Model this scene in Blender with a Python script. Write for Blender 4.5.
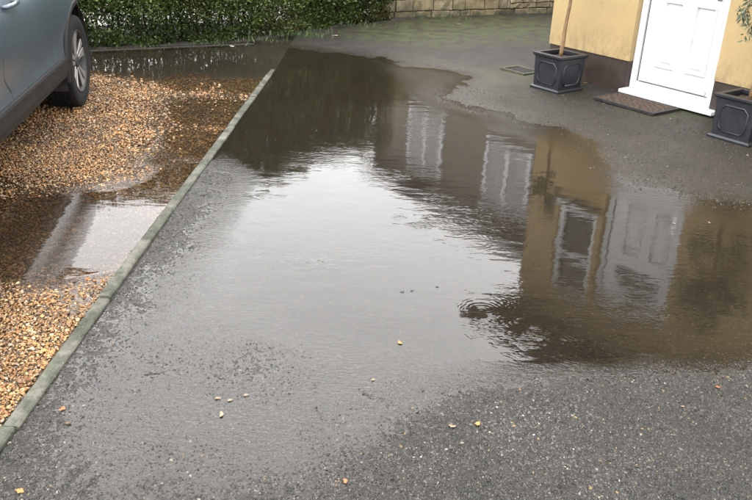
import bpy, bmesh, math, random
import numpy as np
from mathutils import Vector, Matrix

random.seed(7)
RNG = np.random.default_rng(11)
for o in list(bpy.data.objects):
    bpy.data.objects.remove(o)
S = bpy.context.scene
COL = S.collection

# ------------------------------------------------------------------ camera
F_PX, CX, CY, CAM_H = 800.0, 376.0, 250.0, 1.70
_n = np.array([-70.0, F_PX * F_PX / 367.0, F_PX]); _n /= np.linalg.norm(_n)
_up = -_n
_f = np.array([0, 0, 1.0]); _f = _f - _up * _f.dot(_up); _f /= np.linalg.norm(_f)
_r = np.cross(_up, _f)
if _r[0] < 0: _r = -_r
RW = np.array([_r, _f, _up])                      # world from camera (x right, y down, z forward)
cam_d = bpy.data.cameras.new('camera'); cam = bpy.data.objects.new('camera', cam_d); COL.objects.link(cam)
M = RW @ np.diag([1, -1, -1])
m4 = Matrix.Identity(4)
for i in range(3):
    for j in range(3): m4[i][j] = M[i, j]
m4[2][3] = CAM_H
cam.matrix_world = m4
cam_d.sensor_width = 36; cam_d.lens = 36 * F_PX / 752.0
cam_d.clip_start = 0.05; cam_d.clip_end = 2000
S.camera = cam

# ------------------------------------------------------------------ sky, sun, exposure
SUN_EL, SUN_AZ = math.radians(58), math.radians(212)     # azimuth from +Y towards +X
w = bpy.data.worlds.new('World'); S.world = w; w.use_nodes = True
nt = w.node_tree; nt.nodes.clear()
wo = nt.nodes.new('ShaderNodeOutputWorld'); bg = nt.nodes.new('ShaderNodeBackground'); bg.inputs[1].default_value = 0.12
sky = nt.nodes.new('ShaderNodeTexSky'); sky.sky_type = 'NISHITA'; sky.sun_disc = False
sky.sun_elevation = SUN_EL; sky.sun_rotation = SUN_AZ
tc = nt.nodes.new('ShaderNodeTexCoord'); mp = nt.nodes.new('ShaderNodeMapping'); mp.inputs['Scale'].default_value = (1, 1, 2.2)
nz = nt.nodes.new('ShaderNodeTexNoise'); nz.inputs['Scale'].default_value = 2.2; nz.inputs['Detail'].default_value = 5; nz.inputs['Roughness'].default_value = 0.5
cr = nt.nodes.new('ShaderNodeValToRGB')
cr.color_ramp.elements[0].position = 0.3; cr.color_ramp.elements[0].color = (17.2, 17.2, 17.4, 1)
cr.color_ramp.elements[1].position = 0.7; cr.color_ramp.elements[1].color = (20.2, 20.1, 20.0, 1)
mx = nt.nodes.new('ShaderNodeMixRGB'); mx.inputs[0].default_value = 0.94
L = nt.links.new
L(tc.outputs['Generated'], mp.inputs[0]); L(mp.outputs[0], nz.inputs['Vector']); L(nz.outputs[0], cr.inputs[0])
spz = nt.nodes.new('ShaderNodeSeparateXYZ'); L(tc.outputs['Generated'], spz.inputs[0])
mz = nt.nodes.new('ShaderNodeMath'); mz.operation = 'MAXIMUM'; mz.inputs[1].default_value = 0.0; L(spz.outputs[2], mz.inputs[0])
ma = nt.nodes.new('ShaderNodeMath'); ma.operation = 'MULTIPLY_ADD'; ma.inputs[1].default_value = 0.36; ma.inputs[2].default_value = 0.88; L(mz.outputs[0], ma.inputs[0])   # overcast: brighter overhead than at the horizon
mm = nt.nodes.new('ShaderNodeVectorMath'); mm.operation = 'SCALE'; L(cr.outputs[0], mm.inputs[0]); L(ma.outputs[0], mm.inputs['Scale'])
L(sky.outputs[0], mx.inputs[1]); L(mm.outputs[0], mx.inputs[2]); L(mx.outputs[0], bg.inputs[0]); L(bg.outputs[0], wo.inputs[0])
sd = bpy.data.lights.new('sun', 'SUN'); sun = bpy.data.objects.new('sun', sd); COL.objects.link(sun)
sd.energy = 0.7; sd.angle = math.radians(25); sd.color = (1, 0.96, 0.9)
sdir = Vector((math.sin(SUN_AZ) * math.cos(SUN_EL), math.cos(SUN_AZ) * math.cos(SUN_EL), math.sin(SUN_EL)))
sun.rotation_euler = sdir.to_track_quat('Z', 'Y').to_euler()
S.view_settings.view_transform = 'Standard'; S.view_settings.look = 'None'
S.view_settings.gamma = 1.0; S.view_settings.use_curve_mapping = False
S.view_settings.exposure = 1.4
S.cycles.max_bounces = 6; S.cycles.diffuse_bounces = 3; S.cycles.glossy_bounces = 3; S.cycles.transparent_max_bounces = 6
S.cycles.caustics_reflective = False; S.cycles.caustics_refractive = False

# ------------------------------------------------------------------ helpers
def ray(px, py): return RW @ np.array([px - CX, py - CY, F_PX])
def gpt(px, py, z=0.0):
    d = ray(px, py); t = (z - CAM_H) / d[2]
    return np.array([d[0] * t, d[1] * t, z])

def tag(o, label=None, cat=None, group=None, kind=None):
    if label: o['label'] = label
    if cat: o['category'] = cat
    if group: o['group'] = group
    if kind: o['kind'] = kind
    return o
def empty(name, loc=(0, 0, 0), rz=0.0):
    o = bpy.data.objects.new(name, None); COL.objects.link(o); o.location = loc; o.rotation_euler = (0, 0, rz)
    o.empty_display_size = 0.1
    return o
def link(name, me, mat=None, parent=None, smooth=False):
    o = bpy.data.objects.new(name, me); COL.objects.link(o)
    if mat is not None and not me.materials: me.materials.append(mat)
    if smooth:
        me.polygons.foreach_set('use_smooth', [True] * len(me.polygons))
    if parent is not None: o.parent = parent
    return o
def obj(name, bm, mat=None, parent=None, smooth=False, bevel=0.0):
    me = bpy.data.meshes.new(name)
    bmesh.ops.recalc_face_normals(bm, faces=bm.faces)
    bm.to_mesh(me); bm.free()
    o = link(name, me, mat, parent, smooth)
    if bevel > 0:
        b = o.modifiers.new('bevel', 'BEVEL'); b.width = bevel; b.segments = 2; b.limit_method = 'ANGLE'; b.angle_limit = math.radians(40)
    return o
def box(bm, x0, x1, y0, y1, z0, z1):
    v = [bm.verts.new(p) for p in [(x0, y0, z0), (x1, y0, z0), (x1, y1, z0), (x0, y1, z0), (x0, y0, z1), (x1, y0, z1), (x1, y1, z1), (x0, y1, z1)]]
    for f in [(0, 3, 2, 1), (4, 5, 6, 7), (0, 1, 5, 4), (1, 2, 6, 5), (2, 3, 7, 6), (3, 0, 4, 7)]: bm.faces.new([v[i] for i in f])
    return v
def boxbm(*a):
    bm = bmesh.new(); box(bm, *a); return bm
def prism(bm, poly, axis, a0, a1):
    """extrude a 2D polygon along an axis; poly in the other two axes"""
    def P(p, a):
        return {'x': (a, p[0], p[1]), 'y': (p[0], a, p[1]), 'z': (p[0], p[1], a)}[axis]
    A = [bm.verts.new(P(p, a0)) for p in poly]; B = [bm.verts.new(P(p, a1)) for p in poly]
    bm.faces.new(A); bm.faces.new(B[::-1])
    n = len(poly)
    for i in range(n): bm.faces.new([A[i], A[(i + 1) % n], B[(i + 1) % n], B[i]])
def tube(bm, pts, rads, seg=8):
    rings = []
    pts = [Vector(p) for p in pts]
    for i, p in enumerate(pts):
        d = (pts[min(i + 1, len(pts) - 1)] - pts[max(i - 1, 0)]).normalized()
        a = d.orthogonal().normalized()
        if rings: 
            a = (pa - d * pa.dot(d)).normalized()
        pa = a; b = d.cross(a)
        r = rads[i] if hasattr(rads, '__len__') else rads
        rings.append([bm.verts.new(p + (a * math.cos(2 * math.pi * k / seg) + b * math.sin(2 * math.pi * k / seg)) * r) for k in range(seg)])
    for A, B in zip(rings, rings[1:]):
        for k in range(seg): bm.faces.new([A[k], A[(k + 1) % seg], B[(k + 1) % seg], B[k]])
    bm.faces.new(rings[0][::-1]); bm.faces.new(rings[-1])
def lathe(bm, prof, seg=48, axis='x'):
    rings = []
    for (r, a) in prof:
        rings.append([bm.verts.new({'x': (a, r * math.cos(t), r * math.sin(t)), 'z': (r * math.cos(t), r * math.sin(t), a)}[axis])
                      for t in [2 * math.pi * k / seg for k in range(seg)]])
    for A, B in zip(rings, rings[1:]):
        for k in range(seg): bm.faces.new([A[k], A[(k + 1) % seg], B[(k + 1) % seg], B[k]])
    return rings
def numesh(name, verts, faces_flat, nper, col=None):
    """big mesh from numpy arrays; faces all with nper corners"""
    me = bpy.data.meshes.new(name)
    nv = len(verts); nf = len(faces_flat) // nper
    me.vertices.add(nv); me.vertices.foreach_set('co', np.ascontiguousarray(verts, dtype=np.float32).ravel())
    me.loops.add(nf * nper); me.loops.foreach_set('vertex_index', np.ascontiguousarray(faces_flat, dtype=np.int32))
    me.polygons.add(nf); me.polygons.foreach_set('loop_start', np.arange(0, nf * nper, nper, dtype=np.int32))
    me.update(calc_edges=True)
    if col is not None:
        at = me.color_attributes.new('Col', 'FLOAT_COLOR', 'POINT')
        c4 = np.ones((nv, 4), dtype=np.float32); c4[:, :3] = col
        at.data.foreach_set('color', c4.ravel())
    return me

# ------------------------------------------------------------------ materials
class NT:
    def __init__(s, name):
        s.m = bpy.data.materials.new(name); s.m.use_nodes = True; s.t = s.m.node_tree
        s.b = s.t.nodes['Principled BSDF']; s.o = s.t.nodes['Material Output']
    def n(s, kind, **kw):
        nd = s.t.nodes.new('ShaderNode' + kind)
        for k, v in kw.items():
            if k in ('op',): nd.operation = v
            elif hasattr(nd, k): setattr(nd, k, v)
        return nd
    def l(s, a, b): s.t.links.new(a, b)
    def pos(s):
        return s.n('NewGeometry').outputs['Position']
    def objc(s):
        return s.n('TexCoord').outputs['Object']
    def noise(s, vec, scale, detail=4, rough=0.55, dist=0.0):
        nd = s.n('TexNoise'); nd.inputs['Scale'].default_value = scale; nd.inputs['Detail'].default_value = detail
        nd.inputs['Roughness'].default_value = rough; nd.inputs['Distortion'].default_value = dist
        s.l(vec, nd.inputs['Vector']); return nd.outputs['Fac']
    def voro(s, vec, scale, out='Distance', feature='F1'):
        nd = s.n('TexVoronoi'); nd.feature = feature; nd.inputs['Scale'].default_value = scale; s.l(vec, nd.inputs['Vector']); return nd.outputs[out]
    def ramp(s, fac, *stops):
        nd = s.n('ValToRGB'); e = nd.color_ramp.elements
        while len(e) < len(stops): e.new(0.5)
        for el, (p, c) in zip(e, stops):
            el.position = p; el.color = (c, c, c, 1) if not hasattr(c, '__len__') else (*c[:3], 1)
        s.l(fac, nd.inputs[0]); return nd.outputs[0]
    def mix(s, fac, a, b, mode='MIX'):
        nd = s.n('MixRGB'); nd.blend_type = mode
        for i, v in ((0, fac), (1, a), (2, b)):
            if isinstance(v, (int, float)): nd.inputs[i].default_value = v if i == 0 else (v, v, v, 1)
            elif isinstance(v, tuple): nd.inputs[i].default_value = (*v[:3], 1)
            else: s.l(v, nd.inputs[i])
        return nd.outputs[0]
    def math(s, op, a, b=None, c=None):
        nd = s.n('Math'); nd.operation = op
        for i, v in enumerate((a, b, c)):
            if v is None: continue
            if isinstance(v, (int, float)): nd.inputs[i].default_value = v
            else: s.l(v, nd.inputs[i])
        return nd.outputs[0]
    def scale(s, vec, sc, rot=(0, 0, 0), loc=(0, 0, 0)):
        nd = s.n('Mapping'); nd.inputs['Scale'].default_value = sc; nd.inputs['Rotation'].default_value = rot; nd.inputs['Location'].default_value = loc
        s.l(vec, nd.inputs[0]); return nd.outputs[0]
    def bump(s, h, dist=0.005, strength=1.0, nrm=None):
        nd = s.n('Bump'); nd.inputs['Distance'].default_value = dist; nd.inputs['Strength'].default_value = strength
        s.l(h, nd.inputs['Height'])
        if nrm is not None: s.l(nrm, nd.inputs['Normal'])
        return nd.outputs[0]
    def set(s, color=None, rough=None, normal=None, metal=None, spec=None, **kw):
        for k, v in (('Base Color', color), ('Roughness', rough), ('Normal', normal), ('Metallic', metal), ('Specular IOR Level', spec), *kw.items()):
            if v is None: continue
            if isinstance(v, (int, float)): s.b.inputs[k].default_value = v
            elif isinstance(v, tuple): s.b.inputs[k].default_value = (*v[:3], 1)
            else: s.l(v, s.b.inputs[k])
        return s.m

def simple(name, col, rough=0.5, metal=0.0, var=0.12, vscale=6.0, bump=0.0, bscale=120.0, dirt=None):
    t = NT(name); p = t.objc()
    f = t.noise(p, vscale, 5, 0.6)
    lo = tuple(c * (1 - var) for c in col); hi = tuple(min(1, c * (1 + var)) for c in col)
    c = t.ramp(f, (0.3, lo), (0.7, hi))
    if dirt:
        c = t.mix(t.ramp(t.noise(p, vscale * 2.3, 6, 0.65), (0.52, 0.0), (0.72, dirt[1])), c, dirt[0])
    r = t.ramp(f, (0.3, max(0, rough - 0.06)), (0.7, min(1, rough + 0.06)))
    nrm = t.bump(t.noise(p, bscale, 3), bump) if bump else None
    return t.set(c, r, nrm, metal)

def vcol(name, rough=0.5, trans=0.0, mul=1.0, bump=0.0, bscale=300):
    t = NT(name)
    a = t.n('VertexColor'); a.layer_name = 'Col'
    c = a.outputs['Color']
    p = t.pos()
    c = t.mix(1.0, c, t.ramp(t.noise(p, 160, 3), (0.25, 0.7), (0.75, 1.15)), 'MULTIPLY')
    t.set(c, rough)
    if bump: t.set(normal=t.bump(t.noise(p, bscale, 3), bump))
    if trans:
        tr = t.n('BsdfTranslucent'); ms = t.n('MixShader'); ms.inputs[0].default_value = trans
        t.l(c, tr.inputs[0]); t.l(t.b.outputs[0], ms.inputs[1]); t.l(tr.outputs[0], ms.inputs[2]); t.l(ms.outputs[0], t.o.inputs[0])
    return t.m

# --- asphalt
def mat_asphalt():
    t = NT('wet_asphalt'); p = t.pos()
    cell = t.n('TexVoronoi'); cell.inputs['Scale'].default_value = 150; t.l(p, cell.inputs['Vector'])
    sp = t.n('SeparateColor'); t.l(cell.outputs['Color'], sp.inputs[0])
    chip = t.ramp(sp.outputs[0], (0.0, (0.008, 0.008, 0.008)), (0.55, (0.019, 0.0177, 0.0160)), (0.86, (0.032, 0.0297, 0.0262)), (0.965, (0.046, 0.041, 0.034)), (0.995, (0.12, 0.108, 0.092)))
    big = t.noise(p, 0.9, 5, 0.6)
    c = t.mix(t.ramp(big, (0.35, 0.0), (0.7, 0.45)), chip, (0.026, 0.022, 0.0165))
    c = t.mix(1.0, c, t.ramp(t.noise(p, 5, 6, 0.65), (0.3, 0.72), (0.7, 1.2)), 'MULTIPLY')
    c = t.mix(1.0, c, t.ramp(t.noise(p, 48, 5, 0.75), (0.3, 0.40), (0.7, 1.45)), 'MULTIPLY')
    c = t.mix(1.0, c, (.84, .80, .74), 'MULTIPLY')
    # algae near the back wall and by the planter
    spx = t.n('SeparateXYZ'); t.l(p, spx.inputs[0])
    def blob(cx, cy, rx, ry):
        dx = t.math('DIVIDE', t.math('SUBTRACT', spx.outputs[0], cx), rx); dy = t.math('DIVIDE', t.math('SUBTRACT', spx.outputs[1], cy), ry)
        d = t.math('ADD', t.math('MULTIPLY', dx, dx), t.math('MULTIPLY', dy, dy))
        return t.math('MAXIMUM', t.math('SUBTRACT', 1.0, d), 0.0)
    g = t.math('MAXIMUM', blob(0.5, 10.2, 1.3, 1.1), t.math('MAXIMUM', blob(1.35, 10.9, 2.0, 1.5), t.math('MAXIMUM', blob(1.25, 8.0, 0.4, 0.55), blob(2.45, 6.75, 0.5, 0.35))))
    g = t.math('MULTIPLY', g, t.ramp(t.noise(p, 6, 6, 0.7), (0.40, 0.05), (0.66, 1.7)))
    g2 = t.ramp(g, (0.05, 0.0), (0.9, 0.8))
    c = t.mix(g2, c, (0.036, 0.043, 0.009))
    # silt towards the house
    silt = t.math('MULTIPLY', t.math('MAXIMUM', blob(2.0, 5.6, 1.9, 1.7), blob(0.6, 7.2, 1.6, 2.2)), t.ramp(t.noise(p, 2.5, 5), (0.3, 0.3), (0.7, 0.75)))
    c = t.mix(silt, c, (0.030, 0.0245, 0.0165))
    wet = t.ramp(t.math('MULTIPLY', spx.outputs[2], 100.0), (0.0, 1.0), (0.4, 0.0))
    r = t.mix(wet, t.ramp(t.noise(p, 3.0, 5, 0.6), (0.3, 0.48), (0.7, 0.70)), 0.2)
    h = t.mix(0.5, t.math('SUBTRACT', 1.0, cell.outputs['Distance']), t.noise(p, 240, 3))
    n1 = t.bump(t.math('MULTIPLY', t.mix(0.4, h, t.noise(p, 55, 4, .7)), t.math('SUBTRACT', 1.0, t.math('MULTIPLY', wet, 0.6))), 0.010, 0.9)
    return t.set(c, r, n1, spec=0.26)
ASPHALT = mat_asphalt()

def mat_water():
    t = NT('puddle_water'); p = t.pos()
    t.t.nodes.remove(t.b)
    spx = t.n('SeparateXYZ'); t.l(p, spx.inputs[0])
    # calm sheet with long faint undulation, wind-ruffled patches and a few drop rings
    n1 = t.noise(t.scale(p, (1.0, 2.0, 1), (0, 0, 0.3)), 5.0, 2, 0.45, 0.0)
    n2 = t.noise(t.scale(p, (1.0, 2.2, 1), (0, 0, -0.25)), 22.0, 2, 0.5, 0.0)
    patch = t.ramp(t.noise(p, 1.3, 2, 0.5), (0.47, 0.0), (0.66, 1.0))
    h = t.math('ADD', t.math('MULTIPLY', n1, 0.060), t.math('MULTIPLY', t.math('MULTIPLY', n2, t.math('ADD', 0.16, patch)), 0.036))
    rn = n1; brk = t.ramp(t.noise(p, 7, 3, .6), (.46, 0.0), (.6, 1.0)); am = brk
    for (px, py, wl, dec, amp) in [(484, 312, 0.021, 0.10, 0.012), (455, 232, 0.030, 0.22, 0.008), (300, 262, 0.020, 0.09, 0.009),
                                   (585, 338, 0.024, 0.30, 0.009), (250, 205, 0.03, 0.14, 0.008)]:
        c = gpt(px, py)
        dx = t.math('SUBTRACT', spx.outputs[0], float(c[0])); dy = t.math('SUBTRACT', spx.outputs[1], float(c[1]))
        r = t.math('SQRT', t.math('ADD', t.math('MULTIPLY', dx, dx), t.math('MULTIPLY', dy, dy)))
        r2 = t.math('ADD', r, t.math('MULTIPLY', rn, 0.13))
        wv = t.math('MULTIPLY', t.math('SINE', t.math('MULTIPLY', r2, 2 * math.pi / wl)), t.math('EXPONENT', t.math('MULTIPLY', r, -1.0 / dec)))
        h = t.math('ADD', h, t.math('MULTIPLY', t.math('MULTIPLY', wv, am), amp))
    n3 = t.noise(t.scale(p, (1.0, 2.6, 1), (0, 0, .15)), 34.0, 1, .5, 0.0)
    ms = None
    for (px, py, rx, ry) in [(315, 262, .26, .11), (275, 256, .2, .07), (440, 222, .36, .16), (262, 190, .2, .2), (520, 335, .22, .22), (640, 312, .3, .14)]:
        c = gpt(px, py)
        dx = t.math('MULTIPLY', t.math('SUBTRACT', spx.outputs[0], float(c[0])), 1 / rx); dy = t.math('MULTIPLY', t.math('SUBTRACT', spx.outputs[1], float(c[1])), 1 / ry)
        b = t.math('SUBTRACT', 1.0, t.math('ADD', t.math('MULTIPLY', dx, dx), t.math('MULTIPLY', dy, dy)))
        ms = b if ms is None else t.math('MAXIMUM', ms, b)
    ms = t.math('MULTIPLY', t.math('MAXIMUM', ms, 0.0), brk)
    h = t.math('ADD', h, t.math('MULTIPLY', t.math('MULTIPLY', n3, ms), 0.085))
    at = t.n('VertexColor'); at.layer_name = 'Col'; dsp = t.n('SeparateColor'); t.l(at.outputs['Color'], dsp.inputs[0]); depth = dsp.outputs[0]
    film = t.ramp(depth, (0.0, 0.45), (0.06, 1.0), (0.40, 0.0))                      # a few millimetres of water drape over the chippings
    fh = t.math('ADD', t.math('MULTIPLY', t.noise(p, 110, 2, .6), .075), t.math('MULTIPLY', t.noise(t.scale(p, (1, 2.4, 1), (0, 0, .5)), 24, 3, .6), .16))
    h = t.math('ADD', h, t.math('MULTIPLY', fh, film))
    nrm = t.bump(h, 0.018, 1.0)
    fr = t.n('Fresnel'); fr.inputs['IOR'].default_value = 1.37; t.l(nrm, fr.inputs['Normal'])
    gl = t.n('BsdfGlossy'); gl.inputs['Roughness'].default_value = 0.035; gl.inputs['Color'].default_value = (1, 1, 1, 1); t.l(nrm, gl.inputs['Normal'])
    tr = t.n('BsdfTransparent'); tr.inputs['Color'].default_value = (0.88, 0.83, 0.76, 1)
    df = t.n('BsdfDiffuse'); df.inputs['Color'].default_value = (0.017, 0.0135, 0.0092, 1)
    m1 = t.n('MixShader'); t.l(t.math('MULTIPLY_ADD', depth, .36, .08), m1.inputs[0])
    t.l(tr.outputs[0], m1.inputs[1]); t.l(df.outputs[0], m1.inputs[2])
    m2 = t.n('MixShader'); t.l(fr.outputs[0], m2.inputs[0]); t.l(m1.outputs[0], m2.inputs[1]); t.l(gl.outputs[0], m2.inputs[2])
    t.l(m2.outputs[0], t.o.inputs[0])
    return t.m
WATER = mat_water()

def mat_render_wall():
    t = NT('ochre_render'); p = t.pos()
    c = t.ramp(t.noise(p, 1.6, 5, 0.6), (0.3, (0.300, 0.217, 0.099)), (0.7, (0.340, 0.251, 0.122)))
    st = t.noise(t.scale(p, (3, 3, 0.35)), 5, 6, 0.7)
    c = t.mix(t.ramp(st, (0.55, 0.0), (0.8, 0.35)), c, (0.20, 0.135, 0.055))
    spk = t.noise(p, 45, 4, 0.7)
    c = t.mix(t.ramp(spk, (0.66, 0.0), (0.76, 0.3)), c, (0.16, 0.10, 0.045))
    zz_ = t.n('SeparateXYZ'); t.l(p, zz_.inputs[0])
    spl = t.math('MULTIPLY', t.ramp(zz_.outputs[2], (0.30, 1.0), (0.62, 0.0)), t.ramp(t.noise(t.scale(p, (1, 1, .6)), 14, 7, .75), (.42, 0.0), (.66, .75)))
    c = t.mix(spl, c, (0.14, 0.098, 0.048))
    return t.set(c, 0.8, t.bump(t.mix(0.5, t.noise(p, 150, 4), t.noise(p, 16, 4)), 0.006, 0.8))
OCHRE = mat_render_wall()
PLINTH = simple('plinth_paint', (0.026, 0.0165, 0.0135), 0.5, var=0.25, vscale=9, bump=0.002, dirt=((0.035, 0.030, 0.020), 0.6))
WHITE = simple('white_upvc', (0.50, 0.508, 0.52), 0.32, var=0.03, vscale=4, dirt=((0.31, 0.29, 0.25), 0.30))
GAP = simple('black_gap_shadow', (0.012, 0.012, 0.013), 0.6)  # black that stands for the shade in the door gap
BROWNW = simple('brown_fascia', (0.075, 0.045, 0.028), 0.5, var=0.2)
GLASS = None
def mat_glass(name, tint, tr):
    t = NT(name); t.t.nodes.remove(t.b)
    fr = t.n('Fresnel'); fr.inputs['IOR'].default_value = 1.5
    gl = t.n('BsdfGlossy'); gl.inputs['Roughness'].default_value = 0.01
    tb = t.n('BsdfTransparent'); tb.inputs['Color'].default_value = (*tint, 1)
    df = t.n('BsdfDiffuse'); df.inputs['Color'].default_value = (0.02, 0.022, 0.024, 1)
    m1 = t.n('MixShader'); m1.inputs[0].default_value = 1 - tr; t.l(tb.outputs[0], m1.inputs[1]); t.l(df.outputs[0], m1.inputs[2])
    m2 = t.n('MixShader'); t.l(fr.outputs[0], m2.inputs[0]); t.l(m1.outputs[0], m2.inputs[1]); t.l(gl.outputs[0], m2.inputs[2])
    t.l(m2.outputs[0], t.o.inputs[0]); return t.m
GLASS = mat_glass('window_glass', (0.7, 0.72, 0.72), 0.35)
CARGLASS = mat_glass('car_glass', (0.72, 0.78, 0.76), 0.9)
def mat_kerb():
    t = NT('weathered_concrete'); p = t.pos()
    c = t.ramp(t.noise(p, 7, 6, 0.65), (0.38, (0.026, 0.028, 0.020)), (0.62, (0.125, 0.122, 0.100)))
    c = t.mix(t.ramp(t.noise(p, 18, 6, 0.7), (0.45, 0.0), (0.7, 0.85)), c, (0.034, 0.040, 0.022))
    c = t.mix(t.ramp(t.noise(p, 2.6, 5, .7), (0.42, 0.0), (0.64, 0.7)), c, (0.026, 0.028, 0.018))
    c = t.mix(t.ramp(t.noise(p, 120, 4), (0.58, 0.0), (0.72, 0.7)), c, (0.15, 0.145, 0.125))
    return t.set(c, 0.7, t.bump(t.mix(0.5, t.noise(p, 160, 4, 0.7), t.noise(p, 30, 4)), 0.008, 1.0), spec=.22)
KERB = mat_kerb()
def mat_stone():
    t = NT('sandstone'); p = t.pos()
    inf = t.n('ObjectInfo').outputs['Random']
    c = t.ramp(inf, (0.0, (0.20, 0.155, 0.085)), (0.35, (0.27, 0.22, 0.125)), (0.7, (0.31, 0.26, 0.165)), (1.0, (0.24, 0.205, 0.14)))
    c = t.mix(1.0, c, t.ramp(t.noise(p, 11, 7, 0.75), (0.28, 0.25), (0.72, 1.3)), 'MULTIPLY')
    c = t.mix(t.ramp(t.noise(p, 4, 5, .7), (.48, 0.0), (.68, .65)), c, (.05, .043, .024))
    z = t.n('SeparateXYZ'); t.l(p, z.inputs[0])
    al = t.math('MULTIPLY', t.ramp(z.outputs[2], (0.02, 1.0), (0.2, 0.0)), t.ramp(t.noise(p, 9, 5), (0.35, 0.3), (0.6, 1.0)))
    c = t.mix(al, c, (0.035, 0.04, 0.018))
    return t.set(c, 0.85, t.bump(t.noise(p, 60, 5, 0.7), 0.012, 0.8))
STONE = mat_stone()
MORTAR = simple('mortar', (0.10, 0.088, 0.062), 0.9, var=0.3, vscale=15, bump=0.004)
PLANTER = simple('planter_lead_grey', (0.009, 0.0105, 0.0135), 0.42, var=0.2, vscale=14, bump=0.0012, bscale=60, dirt=((0.022, 0.022, 0.022), 0.4))
SOIL = simple('potting_soil', (0.045, 0.032, 0.022), 0.9, var=0.5, vscale=40, bump=0.02, bscale=60)
BARK = simple('olive_bark', (0.15, 0.09, 0.040), 0.7, var=0.35, vscale=25, bump=0.004, bscale=60)
TWIG = simple('hedge_twig', (0.035, 0.026, 0.018), 0.8, var=0.4, vscale=20)
def mat_coir():
    t = NT('coir_mat'); p = t.objc()
    wv = t.n('TexWave'); wv.wave_type = 'BANDS'; wv.bands_direction = 'DIAGONAL'; wv.inputs['Scale'].default_value = 9; wv.inputs['Distortion'].default_value = 7.0; wv.inputs['Detail'].default_value = 2
    t.l(p, wv.inputs['Vector'])
    c = t.ramp(wv.outputs['Fac'], (0.25, (0.022, 0.0125, 0.007)), (0.7, (0.050, 0.027, 0.012)))
    c = t.mix(1.0, c, t.ramp(t.noise(p, 130, 4), (0.3, 0.5), (0.7, 1.4)), 'MULTIPLY')
    return t.set(c, 0.85, t.bump(t.noise(p, 260, 3), 0.006))
COIR = mat_coir()
RUBBER = simple('black_rubber', (0.014, 0.013, 0.013), 0.55, var=0.3, vscale=30, bump=0.002)
LEAF = vcol('hedge_leaf', 0.35, 0.25)
OLIVE = vcol('olive_leaf', 0.45, 0.15)
GRAVELM = vcol('gravel_stone', 0.42, bump=0.002)
CHIPM = vcol('asphalt_chip', 0.48); CHIPM.node_tree.nodes['Principled BSDF'].inputs['Specular IOR Level'].default_value = .3
DEADLEAF = vcol('dead_leaf', 0.5, 0.1)
GRASSM = vcol('grass_blade', 0.5, 0.2)

# ------------------------------------------------------------------ terrain heights, from what is wet and what stands clear of the water
CP = [  # photo x, photo y, height of the surface over the water in mm
 (752,500,12),(600,500,12),(480,500,9),(400,500,5),(330,492,2.4),(752,430,11),(650,430,9),(560,420,7),(500,425,6),(440,445,5),(750,392,6),(650,390,5),(565,392,4),(480,405,3.2),(400,455,2.6),(370,480,2.2),
 (752,366,0),(650,373,0),(565,380,0),(500,388,0),(450,405,.3),(395,435,0.3),(340,468,0),(270,495,0.5),
 (300,450,-1.5),(200,480,-1.2),(100,480,-.9),(30,490,.3),(100,420,-1.7),(250,420,-2.1),(350,400,-2.6),(150,380,-1.7),(265,352,-.7),(230,358,-.8),(400,350,-5),(200,330,-2.3),(130,330,-1.3),(320,365,-2),(380,405,-1.4),
 (40,440,.5),(90,370,.6),(130,300,.8),(170,255,.8),(205,215,.8),(232,180,.2),(150,292,-1),(186,258,-1),(215,228,-2),(150,330,-2.4),(108,372,-1.2),
 (300,300,-12),(400,280,-20),(300,230,-18),(450,240,-25),(380,200,-25),(280,195,-14),(500,300,-25),(600,320,-25),(700,320,-18),(650,250,-15),(740,280,-15),(560,200,-15),(480,160,-20),(380,130,-20),(300,120,-20),(250,145,-10),(272,92,-8),(330,80,-12),(400,100,-12),
 (752,205,0),(700,198,0),(660,187,0),(615,186,-2),(606,165,0),(592,142,0),(565,128,0),(530,124,0),(510,113,0),(470,108,0),(445,99,0),(425,88,-2),(470,77,-.6),(440,81,-1.5),(402,66,0),(388,58,0),(330,52,0),(285,56,-2),
 (752,170,12),(680,150,12),(640,130,14),(600,110,14),(560,108,9),(520,90,5),(475,90,1.8),(500,70,6),(450,62,3),(420,50,5),(400,35,15),(500,35,20),(550,60,22),(650,100,20),(700,125,18),(350,40,8),(310,42,5),(258,48,-3),(540,67,20),(470,18,25),(560,14,28),(420,22,22),(752,140,16)]
GP = [  # the same for the gravel bed
 (60,110,22),(110,90,10),(140,98,7),(100,140,16),(130,130,6),(60,160,17),(20,160,18),(130,165,1),(95,183,0),(30,190,0),(-40,150,16),(-40,200,-5),
 (160,105,-4),(200,100,-6),(240,100,-7),(180,130,-7),(222,130,-8),(160,160,-7),(200,160,-9),(180,188,-13),(255,95,-4),
 (130,210,-30),(100,240,-38),(140,238,-30),(60,240,-30),(30,230,-26),(0,240,-30),(80,268,-16),(115,265,-15),(160,212,-17),(-40,250,-25),
 (0,292,2),(50,300,4),(85,298,4),(60,340,11),(0,350,12),(0,400,14),(40,380,13),(112,288,6),(140,254,5),(172,218,1),(-60,330,10),(0,440,14),
 (100,76,1),(160,82,-6),(100,62,-25),(180,65,-25),(240,68,-16),(272,70,-8),(268,58,-4),(262,50,-2),(240,50,-7),(90,55,-12),(30,75,6)]
def rbf_fit(cp):
    P = np.array([gpt(a, b)[:2] for a, b, _ in cp]); z = np.array([c for *_, c in cp]) / 1000.0
    Q = np.stack([P[:, 0] / np.maximum(P[:, 1], .5) * 4, 4 * np.log(P[:, 1])], 1)
    d = np.linalg.norm(Q[:, None] - Q[None], axis=2)
    K = d + 0.0; n = len(Q)
    A = np.zeros((n + 1, n + 1)); A[:n, :n] = -K + np.eye(n) * 0.01; A[n, :n] = 1; A[:n, n] = 1
    s = np.linalg.solve(A, np.append(z, 0)); return Q, s
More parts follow.
